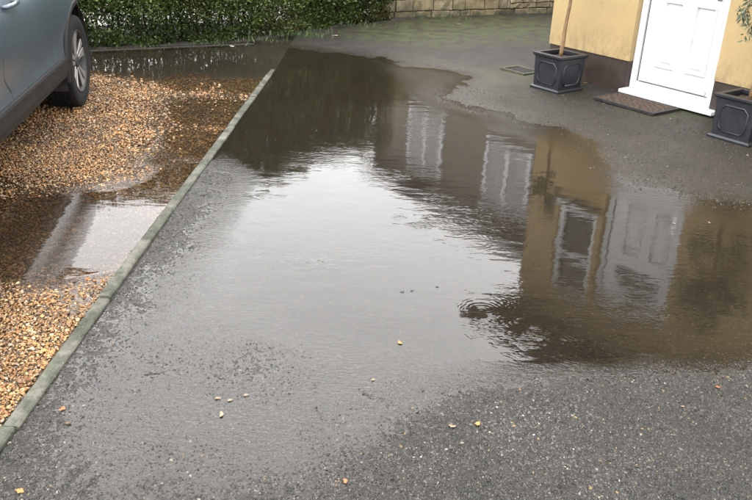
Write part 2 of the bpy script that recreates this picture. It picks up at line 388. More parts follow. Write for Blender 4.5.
def rbf_eval(fit, X, Y):
    Q, s = fit; out = np.empty(X.size)
    q = np.stack([X.ravel() / np.maximum(Y.ravel(), .5) * 4, 4 * np.log(np.maximum(Y.ravel(), .5))], 1).astype(np.float32)
    Qf = Q.astype(np.float32); wv = s[:-1].astype(np.float32)
    for i in range(0, len(q), 40000):
        c = q[i:i + 40000]; acc = np.full(len(c), s[-1], dtype=np.float32)
        for k in range(len(Qf)):
            acc -= wv[k] * np.hypot(c[:, 0] - Qf[k, 0], c[:, 1] - Qf[k, 1])
        out[i:i + 40000] = acc
    return np.clip(out.reshape(X.shape), -0.05, 0.03)
FIT_A, FIT_G = rbf_fit(CP), rbf_fit(GP)
_lat = RNG.random((257, 257)).astype(np.float32)
def vnoise(x, y, cell):
    u = x / cell + 1000; v = y / cell + 1000
    i = np.floor(u).astype(int); j = np.floor(v).astype(int); a = u - i; b = v - j
    a = a * a * (3 - 2 * a); b = b * b * (3 - 2 * b)
    i0, j0, i1, j1 = i % 256, j % 256, (i + 1) % 256, (j + 1) % 256
    return (_lat[i0, j0] * (1 - a) + _lat[i1, j0] * a) * (1 - b) + (_lat[i0, j1] * (1 - a) + _lat[i1, j1] * a) * b - 0.5
def kerb_x(y): return -1.171 + (y - 2.026) * 0.0202       # right-hand top edge of the edging kerb
KW = 0.055
def asphalt_z(X, Y, detail=True):
    z = rbf_eval(FIT_A, X, Y)
    z = z + 0.0012 * vnoise(X, Y, 0.16) + 0.0008 * vnoise(X + 3, Y, 0.06)
    if detail:
        amp = np.clip((z + 0.004) / 0.005, 0.35, 1.0) * np.clip(1.5 - Y / 5.5, 0.12, 1.0)
        z = z + amp * (0.0022 * vnoise(X + 9, Y + 4, 0.024) + 0.0034 * vnoise(X, Y + 7, 0.012))
    # shallow tyre scuffs and wrinkles at the near left
    for (px, py, ang, ln) in [(75, 478, 1.30, .16), (95, 478, 1.30, .16), (60, 492, 0.1, .2), (165, 372, .35, .25), (390, 412, -0.9, .1), (405, 408, -0.9, .1), (370, 398, -.8, .08)]:
        c = gpt(px, py); dx = X - c[0]; dy = Y - c[1]
        a = dx * math.cos(ang) + dy * math.sin(ang); b = -dx * math.sin(ang) + dy * math.cos(ang) + 0.012 * vnoise(X, Y, .05)
        z = z + 0.0042 * np.exp(-(b / 0.006) ** 2) * np.exp(-(a / ln * 1.6) ** 4) * np.clip(.4 + 2.2 * vnoise(X + 2, Y, .045), 0, 1)
    return z
def gravel_z(X, Y): return rbf_eval(FIT_G, X, Y) + 0.010 * vnoise(X, Y, 0.25)

def grid_mesh(name, xs_of_row, ys, zf):
    Y = np.repeat(np.array(ys)[:, None], xs_of_row.shape[1], 1); X = xs_of_row
    Z = zf(X, Y)
    V = np.stack([X, Y, Z], 2).reshape(-1, 3); nr, nc = X.shape
    i = np.arange(nr * nc).reshape(nr, nc)
    Fq = np.stack([i[:-1, :-1], i[:-1, 1:], i[1:, 1:], i[1:, :-1]], 2).reshape(-1)
    return numesh(name, V, Fq, 4)

# ------------------------------------------------------------------ setting: ground, driveway, gravel bed, kerb, water
bm = bmesh.new(); bmesh.ops.create_grid(bm, x_segments=8, y_segments=8, size=400)
gm = simple('far_ground', (0.06, 0.065, 0.05), 0.9, var=0.3, vscale=0.3)
o = obj('ground', bm, gm); o.location = (0, 0, -0.14); tag(o, kind='structure')

ys = [0.6]
while ys[-1] < 15: ys.append(ys[-1] + (0.02 if ys[-1] < 1.6 else max(0.0065, 0.0040 * ys[-1])))
ys = np.array(ys)
tx = np.linspace(0, 1, 560)
left = np.where(ys < 7.95, kerb_x(ys) - 0.01, np.minimum(kerb_x(7.95) - 0.01, kerb_x(7.95) - 0.01 - (ys - 7.95) * 0.0))
right = np.minimum(5.2, 0.9 + 0.62 * ys + 0.5)
Xg = left[:, None] + (right - left)[:, None] * tx[None] ** 1.0
o = link('driveway', grid_mesh('driveway', Xg, ys, asphalt_z), ASPHALT, smooth=True); tag(o, kind='structure'); DRIVE = o

ys2 = np.arange(0.6, 9.6, 0.05)
Xb = np.linspace(-6.5, 0, 120)[None] + 0 * ys2[:, None]
kx = np.where(ys2 < 7.95, kerb_x(ys2) - KW * 0.5, kerb_x(7.95) - 0.012)
Xb = -6.5 + (Xb + 6.5) / 6.5 * (kx[:, None] + 6.5)
t = NT('gravel_bed_grit'); pp = t.pos()
vc = t.n('TexVoronoi'); vc.inputs['Scale'].default_value = 75; t.l(pp, vc.inputs['Vector'])
ss = t.n('SeparateColor'); t.l(vc.outputs['Color'], ss.inputs[0])
sy = t.n('SeparateXYZ'); t.l(pp, sy.inputs[0])
far = t.ramp(t.math('MULTIPLY', t.math('ADD', sy.outputs[1], t.math('MULTIPLY', t.noise(pp, 3.5, 6, .7), 1.3)), .1), (.785, 0.0), (.84, 1.0))
gc = t.ramp(ss.outputs[0], (0, (0.016, 0.011, 0.007)), (0.5, (0.055, 0.034, 0.016)), (1, (0.11, 0.072, 0.034)))
t.set(t.mix(far, gc, t.ramp(t.noise(pp, 12, 5), (.3, (.014, .012, .009)), (.7, (.026, .022, .016)))), 0.5, t.bump(vc.outputs['Distance'], -0.01))
o = link('gravel_bed', grid_mesh('gravel_bed', Xb, ys2, lambda X, Y: gravel_z(X, Y) - 0.012), t.m, smooth=True); tag(o, kind='structure')

# loose gravel
ICO = None
def ico():
    bm = bmesh.new(); bmesh.ops.create_icosphere(bm, subdivisions=1, radius=1.0)
    v = np.array([p.co[:] for p in bm.verts]); f = np.array([[q.index for q in p.verts] for p in bm.faces]); bm.free(); return v, f
def scatter_stones(P, size, flat, V0, F0, cols, jitter=0.22, tilt=0.5):
    n = len(P); nv = len(V0)
    v = V0[None] * (1 + RNG.uniform(-jitter, jitter, (n, nv, 1)))
    sc = np.stack([size * RNG.uniform(.8, 1.25, n), size * RNG.uniform(.55, .9, n), size * flat * RNG.uniform(.7, 1.3, n)], 1)
    v = v * sc[:, None]
    a = RNG.uniform(0, 2 * np.pi, n); tl = RNG.normal(0, tilt, n); t2 = RNG.normal(0, tilt, n)
    def rot(v, ang, i, j):
        c, s = np.cos(ang)[:, None], np.sin(ang)[:, None]
        vi, vj = v[..., i].copy(), v[..., j].copy(); v[..., i] = c * vi - s * vj; v[..., j] = s * vi + c * vj
    rot(v, tl, 0, 2); rot(v, t2, 1, 2); rot(v, a, 0, 1)
    v = v + P[:, None]
    Fc = (F0[None] + (np.arange(n) * nv)[:, None, None]).reshape(-1)
    c = np.repeat(cols[:, None], nv, 1).reshape(-1, 3)
    return v.reshape(-1, 3), Fc, c
V0, F0 = ico()
if True:
    pts = []
    for y0, y1, cell in [(1.55, 3.2, 0.0104), (3.2, 5.2, 0.0130), (5.2, 7.75, 0.0185)]:
        yy = np.arange(y0, y1, cell)
        for y in yy:
            xl = max(-0.66 * y - 0.35, -5.0) if y > 2.2 else -1.9
            xs = np.arange(xl, kerb_x(y) - KW - 0.004, cell)
            pts.append(np.stack([xs, np.full(len(xs), y), np.full(len(xs), cell)], 1))
    pts = np.concatenate(pts); n = len(pts)
    pts[:, 0] += RNG.uniform(-.5, .5, n) * pts[:, 2]; pts[:, 1] += RNG.uniform(-.5, .5, n) * pts[:, 2]
    keep = (pts[:, 0] < kerb_x(pts[:, 1]) - KW - 0.006) & (pts[:, 1] + .7 * vnoise(pts[:, 0], pts[:, 1], .3) + RNG.normal(0, .13, len(pts)) < 7.40)
    pts = pts[keep]; n = len(pts)
    size = np.clip(RNG.lognormal(math.log(0.0071), 0.38, n), 0.0035, 0.016) * (pts[:, 2] / 0.0135) ** 0.6
    P = pts.copy(); P[:, 2] = gravel_z(pts[:, 0], pts[:, 1]) - 0.004 + RNG.uniform(-.004, .006, n)
    pal = np.array([(0.46, 0.25, 0.085), (0.34, 0.155, 0.045), (0.56, 0.36, 0.16), (0.62, 0.47, 0.28), (0.22, 0.115, 0.045), (0.40, 0.33, 0.25), (0.11, 0.075, 0.05), (0.50, 0.21, 0.055), (0.66, 0.58, 0.46)])
    pi = RNG.choice(len(pal), n, p=[.29, .19, .16, .05, .14, .05, .06, .045, .015])
    cols = pal[pi] * RNG.uniform(.72, 1.12, (n, 1)) * np.array([[.47, .44, .385]]) * (1.0 + .7 * vnoise(pts[:, 0], pts[:, 1], .35) + .6 * vnoise(pts[:, 0], pts[:, 1] + 4, .09))[:, None]
    Ftop = F0[[k for k in range(len(F0)) if V0[F0[k]].mean(0)[2] > -.5]]
    v, f, c = scatter_stones(P, size, 0.48, V0, Ftop, cols, 0.24, 0.35); print('gravel', n)
    o = link('gravel', numesh('gravel', v, f, 3, c), GRAVELM); tag(o, 'wet golden brown flint gravel left of the edging kerb', 'gravel', kind='stuff')
nl = 420
yl = RNG.uniform(1.9, 7.2, nl); xl_ = kerb_x(yl) - KW - .02 - RNG.random(nl) ** 1.6 * np.minimum(2.2, .55 * yl - .5).clip(.35)
zl = gravel_z(xl_, yl) + .010; kk = zl > .004; xl_, yl, zl = xl_[kk], yl[kk], zl[kk]; nl = len(xl_)
# stone chips standing out of the worn asphalt
OV = np.array([(1, 0, 0), (-1, 0, 0), (0, 1, 0), (0, -1, 0), (0, 0, 1), (0, 0, -1)], float)
OF = np.array([(0, 2, 4), (2, 1, 4), (1, 3, 4), (3, 0, 4), (2, 0, 5), (1, 2, 5), (3, 1, 5), (0, 3, 5)])
CV = np.array([(-1, -1, -.8), (1, -1, -.8), (1, 1, -.8), (-1, 1, -.8), (-.6, -.6, .7), (.6, -.6, .7), (.6, .6, .7), (-.6, .6, .7)], float)
CF = np.array([(4, 5, 6), (4, 6, 7), (0, 1, 5), (0, 5, 4), (1, 2, 6), (1, 6, 5), (2, 3, 7), (2, 7, 6), (3, 0, 4), (3, 4, 7)])
n = 215000
yy = np.exp(RNG.uniform(math.log(1.65), math.log(7.4), n)); xx = RNG.uniform(0, 1, n) * (np.minimum(3.4, .56 * yy + .35) - kerb_x(yy)) + kerb_x(yy)
zz = asphalt_z(xx, yy, False)
prob = np.clip((zz + 0.0036) / 0.0055, 0.0, 1.0) * np.clip(1.45 - yy / 3.9, 0.22, 1)
kp = (RNG.random(n) < prob)
xx, yy, zz = xx[kp], yy[kp], zz[kp]; n = len(xx)
size = np.clip(RNG.lognormal(math.log(0.0031), 0.30, n), .0016, .0065) * np.clip(yy / 3.0, 1, 1.35)
pal = np.array([(0.008, 0.0076, 0.0071), (0.0155, 0.0147, 0.0133), (0.029, 0.0273, 0.0245), (0.050, 0.0465, 0.040), (0.14, 0.127, 0.10), (0.10, 0.066, 0.032)])
cols = pal[RNG.choice(6, n, p=[.20, .34, .29, .148, .012, .010])] * RNG.uniform(.8, 1.2, (n, 1)) * (1.0 + .9 * vnoise(xx, yy, .55) + .7 * vnoise(xx + 5, yy, .14))[:, None]
v, f, c = scatter_stones(np.stack([xx, yy, zz + 0.0002 + RNG.uniform(-.0008, .0008, n)], 1), size, 0.62, CV, CF, cols, 0.35, 0.3)
print('chips', n)
o = link('stone_chips', numesh('stone_chips', v, f, 3, c), CHIPM); o.parent = DRIVE; o['kind'] = 'stuff'

# edging kerb, laid in lengths of 915 mm
kerb = empty('kerb', (kerb_x(1.2), 1.2, 0)); tag(kerb, kind='structure')
j0 = 3.065 - 0.915 * 3
for k in range(9):
    ya, yb = j0 + 0.915 * k, j0 + 0.915 * (k + 1)
    yb = min(yb, 7.95)
    if yb - ya < .2: continue
    bm = bmesh.new(); N = 24; kz, kdx, ktw = random.uniform(-.002, .003), random.uniform(-.003, .003), random.uniform(-.004, .004)
    rings = []
    for i in range(N + 1):
        y = ya + 0.004 + (yb - ya - 0.008) * i / N; x1 = kerb_x(y) + kdx + ktw * (i / N - .5) + random.uniform(-.0004, .0004)
        zt = 0.017 - 0.0026 * max(0, y - 4) - 0.0045 * max(0, y - 6.6) + random.uniform(-.0012, .0012) + (0.003 if k % 2 else 0) + kz
        w_ = KW + random.uniform(-.0006, .0006)
        ch = 0.006 + random.uniform(-.001, .0015) + (0.005 if random.random() < .05 else 0)
        prof = [(x1 - w_, -.10), (x1 - w_, zt - ch * .8), (x1 - w_ + ch, zt), (x1 - ch, zt), (x1, zt - ch), (x1 + .001, -.10)]
        rings.append([bm.verts.new((a - kerb.location.x, y - 1.2, b)) for a, b in prof])
    for A, B in zip(rings, rings[1:]):
        for q in range(6): bm.faces.new([A[q], A[(q + 1) % 6], B[(q + 1) % 6], B[q]])
    bm.faces.new(rings[0]); bm.faces.new(rings[-1][::-1])
    obj('kerb_stone', bm, KERB, kerb)

# the standing water
wy = np.concatenate([np.arange(.7, 5, .025), np.arange(5, 11.01, .06)]); wx = np.concatenate([np.arange(-6.4, -1.5, .08), np.arange(-1.5, 3, .03), np.arange(3, 5.6, .08)])
WX, WY = np.meshgrid(wx, wy)
dep_ = np.where(WX > kerb_x(WY), -asphalt_z(WX, WY, False), -gravel_z(WX, WY))
ii = np.arange(WX.size).reshape(WX.shape)
Fq = np.stack([ii[:-1, :-1], ii[:-1, 1:], ii[1:, 1:], ii[1:, :-1]], 2).reshape(-1)
dcol = np.repeat(np.clip(dep_ / .02, 0, 1).reshape(-1, 1), 3, 1)
o = link('water', numesh('water', np.stack([WX, WY, 0 * WX], 2).reshape(-1, 3), Fq, 4, dcol), WATER); tag(o, kind='structure')

# ------------------------------------------------------------------ yellow house: u runs along its front (away from camera), out towards us
HD = Vector((-.598, .802, 0)).normalized(); HN = Vector((-HD.y, HD.x, 0)); HA = Vector((2.36, 7.67, 0)) + HN * .28
HOUSE_RZ = math.atan2(HD.y, HD.x)          # local x = along front, local y = inward/outward
house = empty('yellow_house', HA, HOUSE_RZ)
# local frame: x = u, y = +out?  rotate x axis onto HD; local +y = left of HD = HN (out)
tag(house, 'ochre rendered single storey house with dark plinth and white front door', 'house')
UC, UR = .82, -6.0                         # front corner, right-hand end
DU0, DU1, DZ1 = -1.028, -.160, 2.09           # door opening
WU0, WU1, WZ0, WZ1 = -.10, 0.40, 1.25, 2.20
ET = 2.70
PZ = .31
bm = bmesh.new(); T = 0.28
def wbox(u0, u1, z0, z1): box(bm, u0, u1, -T, 0, z0, z1)
wbox(UR, DU0, PZ, ET); wbox(DU0, DU1, DZ1, ET); wbox(DU1, WU0, PZ, ET); wbox(WU0, WU1, PZ, WZ0); wbox(WU0, WU1, WZ1, ET); wbox(WU1, UC, PZ, ET)
box(bm, UC - T, UC, -6.5, -T, PZ, ET)
box(bm, UR, UR + T, -6.5, -T, PZ, ET); box(bm, UR + T, UC - T, -6.5, -6.5 + T, PZ, ET)
bmesh.ops.remove_doubles(bm, verts=bm.verts, dist=1e-5)
o = obj('wall', bm, OCHRE, house)
bm = bmesh.new()
box(bm, UR, DU0, -T, -0.012, -.1, PZ); box(bm, DU1, UC - .012, -T, -0.012, -.1, PZ); box(bm, UC - T, UC - 0.012, -6.4, -T, -.1, PZ)
obj('plinth', bm, PLINTH, house)
# dark room behind the glass
bm = bmesh.new(); box(bm, UR + T + .01, UC - T - .01, -6.2, -1.3, .0, 2.6)
obj('interior', bm, simple('dim_interior', (0.05, 0.045, 0.04), 0.9), house)
# door frame
FY = -0.055
bm = bmesh.new()
box(bm, DU1 - .065, DU1 - .003, FY - .06, FY, .072, DZ1 - .003); box(bm, DU0 + .003, DU0 + .065, FY - .06, FY, .072, DZ1 - .003); box(bm, DU0 + .065, DU1 - .065, FY - .06, FY - .001, .072, .140); box(bm, DU0 + .065, DU1 - .065, FY - .06, FY, DZ1 - .068, DZ1 - .003)
obj('door_frame', bm, WHITE, house, bevel=.006)
bm = bmesh.new(); prism(bm, [(FY - .06, .036), (.075, .036), (.08, .042), (.08, .064), (.074, .069), (FY + .002, .0715), (FY - .06, .0715)], 'x', DU0 - .085, DU1 - .005 + .01)
obj('door_sill', bm, WHITE, house, bevel=.004)
# leaf
LU0, LU1, LZ0, LZ1 = DU0 + .071, DU1 - .082, .146, DZ1 - .074
door = obj('door', boxbm(LU0, LU1, FY - .05, FY - .0245, LZ0, LZ1), WHITE, house, bevel=.002)
bm = bmesh.new(); yy0, yy1 = FY - .0245, FY - .0125
ub = [LU0 + .001, -.90, -.692, -.592, -.388, LU1 - .001]; zb_ = [LZ0 + .001, .298, .875, 1.0, 1.52, LZ1 - .001]
for i_ in range(5):
    for j_ in range(5):
        if i_ in (1, 3) and j_ in (1, 3): continue
        box(bm, ub[i_], ub[i_ + 1], yy0, yy1, zb_[j_], zb_[j_ + 1])
bmesh.ops.remove_doubles(bm, verts=bm.verts, dist=1e-5)
obj('stile', bm, WHITE, door)
obj('gap_shadow', boxbm(LU1 + .0005, LU1 + .0105, FY - .05, FY - .02, LZ0, LZ1), GAP, door)  # dark strip put in as the shadow of the hinge-side gap
obj('weather_bar', boxbm(LU0 + .02, LU1 - .02, FY - .012, FY + .008, LZ0 + .01, LZ0 + .045), WHITE, door, bevel=.006)
def door_panel(u0, u1, z0, z1):
    bm = bmesh.new(); y = FY - .0125
    prof = [(0, 0), (.006, .012), (.018, .014), (.026, -.009), (.036, -.009), (.060, .004)]
    loops = []
    for ins, h in prof:
        loops.append([bm.verts.new((a, y + h, b)) for a, b in [(u0 + ins, z0 + ins), (u1 - ins, z0 + ins), (u1 - ins, z1 - ins), (u0 + ins, z1 - ins)]])
    for A, B in zip(loops, loops[1:]):
        for k in range(4): bm.faces.new([A[k], A[(k + 1) % 4], B[(k + 1) % 4], B[k]])
    bm.faces.new(loops[-1])
    return obj('panel', bm, WHITE, door)
for a, b in ((-.592, -.388), (-.90, -.692)):
    door_panel(a, b, .298, .875); door_panel(a, b, 1.0, 1.52)
# half-moon light at the top of the leaf
bm = bmesh.new(); cu, cz = -.636, 1.67
arc = [(cu + .27 * math.cos(a), cz + .25 * math.sin(a)) for a in np.linspace(0, math.pi, 20)]
prism(bm, arc, 'y', FY - .018, FY - .0095); fan = obj('fanlight', bm, GLASS, door)
for k in range(4):
    a0 = math.pi * k / 3
    if 0 < k < 3:
        bm = bmesh.new(); tube(bm, [(cu, FY - .007, cz), (cu + .25 * math.cos(a0), FY - .007, cz + .23 * math.sin(a0))], .007, 6); obj('glazing_bar', bm, WHITE, fan)
bm = bmesh.new(); tube(bm, [(x, FY - .007, z) for x, z in arc] , .014, 6); obj('fanlight_rim', bm, WHITE, fan)
bm = bmesh.new(); tube(bm, [(LU0 + .06, FY - .012, 1.05), (LU0 + .06, FY + .03, 1.05), (LU0 + .17, FY + .03, 1.05)], .009, 8); box(bm, LU0 + .04, LU0 + .08, FY - .012, FY - .003, .93, 1.15)
obj('handle', bm, simple('chrome', (.6, .6, .6), .2, 1.0), door)
# window beside the door
bm = bmesh.new(); y0, y1 = -.10, -.03
box(bm, WU0, WU0 + .06, y0, y1, WZ0, WZ1); box(bm, WU1 - .06, WU1, y0, y1, WZ0, WZ1); box(bm, WU0 + .06, WU1 - .06, y0, y1, WZ0, WZ0 + .06); box(bm, WU0 + .06, WU1 - .06, y0, y1, WZ1 - .06, WZ1); box(bm, WU0 + .06, WU1 - .06, y0, y1, WZ0 + .50, WZ0 + .57)
win = obj('window', bm, WHITE, house, bevel=.005)
obj('pane', boxbm(WU0 + .06, WU1 - .06, -.075, -.069, WZ0 + .06, WZ0 + .50), GLASS, win); obj('pane', boxbm(WU0 + .06, WU1 - .06, -.075, -.069, WZ0 + .57, WZ1 - .06), GLASS, win)
obj('sill', boxbm(WU0 - .04, WU1 + .05, -.10, .07, WZ0 - .05, WZ0 - .002), WHITE, win, bevel=.006)
# roof with brown boxed eaves
OH = 0.42
roof = obj('roof', (lambda b: (prism(b, [(OH, ET + .06), (OH, ET + .16), (-3.1, ET + 2.2), (-6.9, ET + .16), (-6.9, ET + .06)], 'x', UR - .3, UC + .32), b)[1])(bmesh.new()), simple('roof_tile', (.16, .09, .065), .8, var=.3, vscale=20, bump=.01, bscale=20), house)
obj('soffit', boxbm(UR - .28, UC + .30, -6.85, OH - .02, ET + .002, ET + .057), BROWNW, roof)
obj('fascia', boxbm(UR - .31, UC + .33, OH + .001, OH + .024, ET - .06, ET + .15), BROWNW, roof)
bm = bmesh.new(); tube(bm, [(UR - .3, OH + .08, ET + .06), (UC + .34, OH + .08, ET + .06)], .055, 10); obj('gutter', bm, simple('gutter_brown', (.05, .032, .022), .4), roof)

# ------------------------------------------------------------------ doormat
mat_o = empty('doormat', HA + HD * (-.505) + HN * .275, HOUSE_RZ)
gz = 0.021
mat_o.location.z = gz
bm = bmesh.new(); box(bm, -.325, .325, -.185, .185, .002, .012)
mo = obj('rubber_backing', bm, RUBBER, mat_o)
bm = bmesh.new()
nx, ny = 60, 34
vs = [[bm.verts.new((-.300 + .60 * i / nx, -.160 + .32 * j / ny, .021 + random.uniform(-.002, .002))) for i in range(nx + 1)] for j in range(ny + 1)]
for j in range(ny):
    for i in range(nx): bm.faces.new([vs[j][i], vs[j][i + 1], vs[j + 1][i + 1], vs[j + 1][i]])
ex = bmesh.ops.extrude_face_region(bm, geom=list(bm.faces))
for v in ex['geom']:
    if isinstance(v, bmesh.types.BMVert): v.co.z = .0125
obj('coir_pile', bm, COIR, mat_o)
bm = bmesh.new()
for i in range(33):
    u = -.317 + .634 * i / 32
    for vy in (-.172, .172): box(bm, u - .009, u + .009, vy - .011, vy + .011, .0125, .022)
for j in range(17):
    vy = -.15 + .30 * j / 16
    for u in (-.3135, .3135): box(bm, u - .011, u + .011, vy - .009, vy + .009, .0125, .0222)
obj('studded_border', bm, RUBBER, mat_o, bevel=.003)
tag(mat_o, 'brown coir doormat with black rubber edge below the white door', 'doormat')

# ------------------------------------------------------------------ planters and their olive trees
def make_planter(loc, rz, half, height, label):
    r = empty('planter', loc, rz)
    b, tp = half * .93, half
    bm = bmesh.new(); th = .018
    # tapered walls, open at the top
    def ring(h, z): return [bm.verts.new((sx * h, sy * h, z)) for sx, sy in ((-1, -1), (1, -1), (1, 1), (-1, 1))]
    R = [ring(b, .030), ring(tp * .985, height - .026), ring(tp * .985 - th, height - .026), ring(b - th, .05)]
    bm.faces.new(R[0][::-1]); bm.faces.new(R[3])
    for A, B in zip(R, R[1:]):
        for k in range(4): bm.faces.new([A[k], A[(k + 1) % 4], B[(k + 1) % 4], B[k]])
    body = obj('body', bm, PLANTER, r, bevel=.004)
    bm = bmesh.new()
    prof = [(b - .004, .0), (b + .020, .0), (b + .022, .022), (b + .010, .032), (b - .004, .036)]
    loops = [ring(h, z) for h, z in prof]
    for A, B in zip(loops, loops[1:] + loops[:1]):
        for k in range(4): bm.faces.new([A[k], A[(k + 1) % 4], B[(k + 1) % 4], B[k]])
    obj('base_moulding', bm, PLANTER, r, bevel=.002)
    bm = bmesh.new()
    prof = [(tp - .030, height - .03), (tp + .008, height - .03), (tp + .014, height - .018), (tp + .014, height), (tp - .030, height)]
    loops = [ring(h, z) for h, z in prof]
    for A, B in zip(loops, loops[1:] + loops[:1]):
        for k in range(4): bm.faces.new([A[k], A[(k + 1) % 4], B[(k + 1) % 4], B[k]])
    obj('rim', bm, PLANTER, r, bevel=.003)
    # raised panel bead with clipped corners on each side
    for k in range(4):
        bm = bmesh.new(); w0 = half * .66; z0, z1 = height * .20, height * .78; c = half * .20
        loop = [(-w0 + c, z0), (w0 - c, z0), (w0, z0 + c), (w0, z1 - c), (w0 - c, z1), (-w0 + c, z1), (-w0, z1 - c), (-w0, z0 + c)]
        pts = []
        for (a, z) in loop + loop[:1]:
            off = b + (tp * .985 - b) * (z - .03) / (height - .056)
            pts.append((a, -off, z))
        tube(bm, pts, .0075, 6)
        bmesh.ops.rotate(bm, verts=bm.verts, cent=(0, 0, 0), matrix=Matrix.Rotation(math.pi / 2 * k, 3, 'Z'))
        obj('panel_bead', bm, PLANTER, body, smooth=True)
    bm = bmesh.new(); bmesh.ops.create_grid(bm, x_segments=24, y_segments=24, size=tp * .985 - th - .003)
    for v in bm.verts: v.co.z = height - .05 + random.uniform(-.006, .008)
    ex = bmesh.ops.extrude_face_region(bm, geom=list(bm.faces))
    for v in ex['geom']:
        if isinstance(v, bmesh.types.BMVert): v.co.z = height - .075
    obj('soil', bm, SOIL, r)
    tag(r, label, 'planter', 'square planters flanking the door'); return r
def leaf_cloud(name, P, D, ln, wd, cols, mat, parent=None):
    """folded six-point leaves at P pointing along D"""
    n = len(P); D = D / np.linalg.norm(D, axis=1, keepdims=True)
    rnd = RNG.normal(size=(n, 3)); side = np.cross(D, rnd); side /= np.linalg.norm(side, axis=1, keepdims=True); nrm = np.cross(side, D)
    ln = ln[:, None]; wd = wd[:, None]
    v = np.stack([P, P + D * ln * .45 + side * wd * .5 + nrm * wd * .15, P + D * ln - nrm * wd * .12, P + D * ln * .45 - side * wd * .5 + nrm * wd * .15, P + D * ln * .5], 1)
    f = np.array([(0, 1, 4), (1, 2, 4), (2, 3, 4), (3, 0, 4)])
    Fc = (f[None] + (np.arange(n) * 5)[:, None, None]).reshape(-1)
    return link(name, numesh(name, v.reshape(-1, 3), Fc, 3, np.repeat(cols[:, None], 5, 1).reshape(-1, 3)), mat, parent)
def make_olive(base, lean, zc0, zc1, rad, nbr, nleaf, label, seed, droop=0.0, hang=()):
    rg = random.Random(seed); r = empty('olive_tree', base)
    top = Vector((lean[0], lean[1], zc0 - base[2]))
    bm = bmesh.new(); pts = [Vector((0, 0, 0)) + (top * k / 6) + Vector((rg.uniform(-.003, .003), rg.uniform(-.003, .003), 0)) * (0 < k) for k in range(7)]
    tube(bm, pts, [.0195 - .0008 * k for k in range(7)], 10); obj('trunk', bm, BARK, r, smooth=True)
    H = zc1 - zc0; P = []; D = []
    bm = bmesh.new()
    for k in range(nbr):
        a = rg.uniform(0, 6.283); e = rg.uniform(-.5 * droop - .1, 1.0); L_ = rad * rg.uniform(.7, 1.25)
        s0 = top * rg.uniform(.9, 1.0) + Vector((0, 0, H * rg.uniform(-.05, .5)))
        d = Vector((math.cos(a), math.sin(a), e * 1.2)).normalized()
        br = [s0 + d * L_ * q / 5 + Vector((0, 0, -droop * .25 * L_ * (q / 5) ** 2)) for q in range(6)]
        tube(bm, br, [.005 - .0008 * q for q in range(6)], 5)
        for _ in range(nleaf // nbr):
            q = rg.uniform(.15, 1) * 4.99; i = int(q); p = br[i].lerp(br[i + 1], q - i)
            P.append(p + Vector((rg.gauss(0, .022), rg.gauss(0, .022), rg.gauss(0, .022)))); D.append((br[i + 1] - br[i]).normalized() + Vector((rg.gauss(0, .7), rg.gauss(0, .7), rg.gauss(0, .6))))
    for (a, o_, z_) in hang:
        e_ = Vector((math.cos(a) * o_, math.sin(a) * o_, z_ - base[2])); s0 = top + Vector((0, 0, .06))
        br = [s0, s0.lerp(e_, .35) + Vector((0, 0, .10)), s0.lerp(e_, .6) + Vector((0, 0, .06)), s0.lerp(e_, .8) + Vector((0, 0, .02)), e_, e_ + Vector((0, 0, -.06))]
        tube(bm, br, [.004 - .0006 * q for q in range(6)], 5)
        for _ in range(60):
            q = rg.uniform(.6, 1) * 4.99; i = int(q); p = br[i].lerp(br[i + 1], q - i)
            P.append(p + Vector((rg.gauss(0, .02), rg.gauss(0, .02), rg.gauss(0, .02)))); D.append((br[i + 1] - br[i]).normalized() + Vector((rg.gauss(0, .7), rg.gauss(0, .7), rg.gauss(0, .6))))
    tube(bm, [top * .96, top + Vector((0, 0, H * .3)), top + Vector((.01, 0, H * .62))], [.010, .007, .003], 6)
    obj('branch', bm, BARK, r, smooth=True)
    n = len(P); pal = np.array([(.055, .075, .035), (.075, .095, .045), (.10, .12, .075), (.04, .055, .024)])
    cols = pal[RNG.integers(0, 4, n)] * RNG.uniform(.8, 1.2, (n, 1))
    cr_ = leaf_cloud('crown', np.array([p[:] for p in P]), np.array([d[:] for d in D]), RNG.uniform(.035, .06, n), RNG.uniform(.009, .015, n), cols, OLIVE, r)
    cr_['kind'] = 'stuff'
    tag(r, label, 'tree', 'potted olive trees by the door'); return r
# left pot: front face along the house front, centre from its base corners
def hp(u, out, z=0): return HA + HD * u + HN * out + Vector((0, 0, z))
PL_C = hp(.287, .418, .006)
planterL = make_planter(PL_C, HOUSE_RZ, .165, .335, 'black square planter by the house corner, left of the doormat')
PR_C = hp(-1.578, .395, .010)
planterR = make_planter(PR_C, HOUSE_RZ, .165, .345, 'black square planter right of the door, cut by the picture edge')
make_olive((PL_C.x + .0, PL_C.y, PL_C.z + .27), (.025, .0), .86, 1.38, .20, 20, 700, 'slim young tree with bare brown trunk in the left planter', 3)
make_olive((PR_C.x + .01, PR_C.y, PR_C.z + .28), (.03, .0), 1.22, 1.82, .33, 34, 2600, 'leafy young olive tree in the planter right of the door', 5, 0.9, [(3.4, .13, .84), (3.9, .10, .90), (2.9, .16, .95), (4.6, .2, .9), (.3, .2, .9), (2.2, .2, .95), (5.6, .22, .85)])

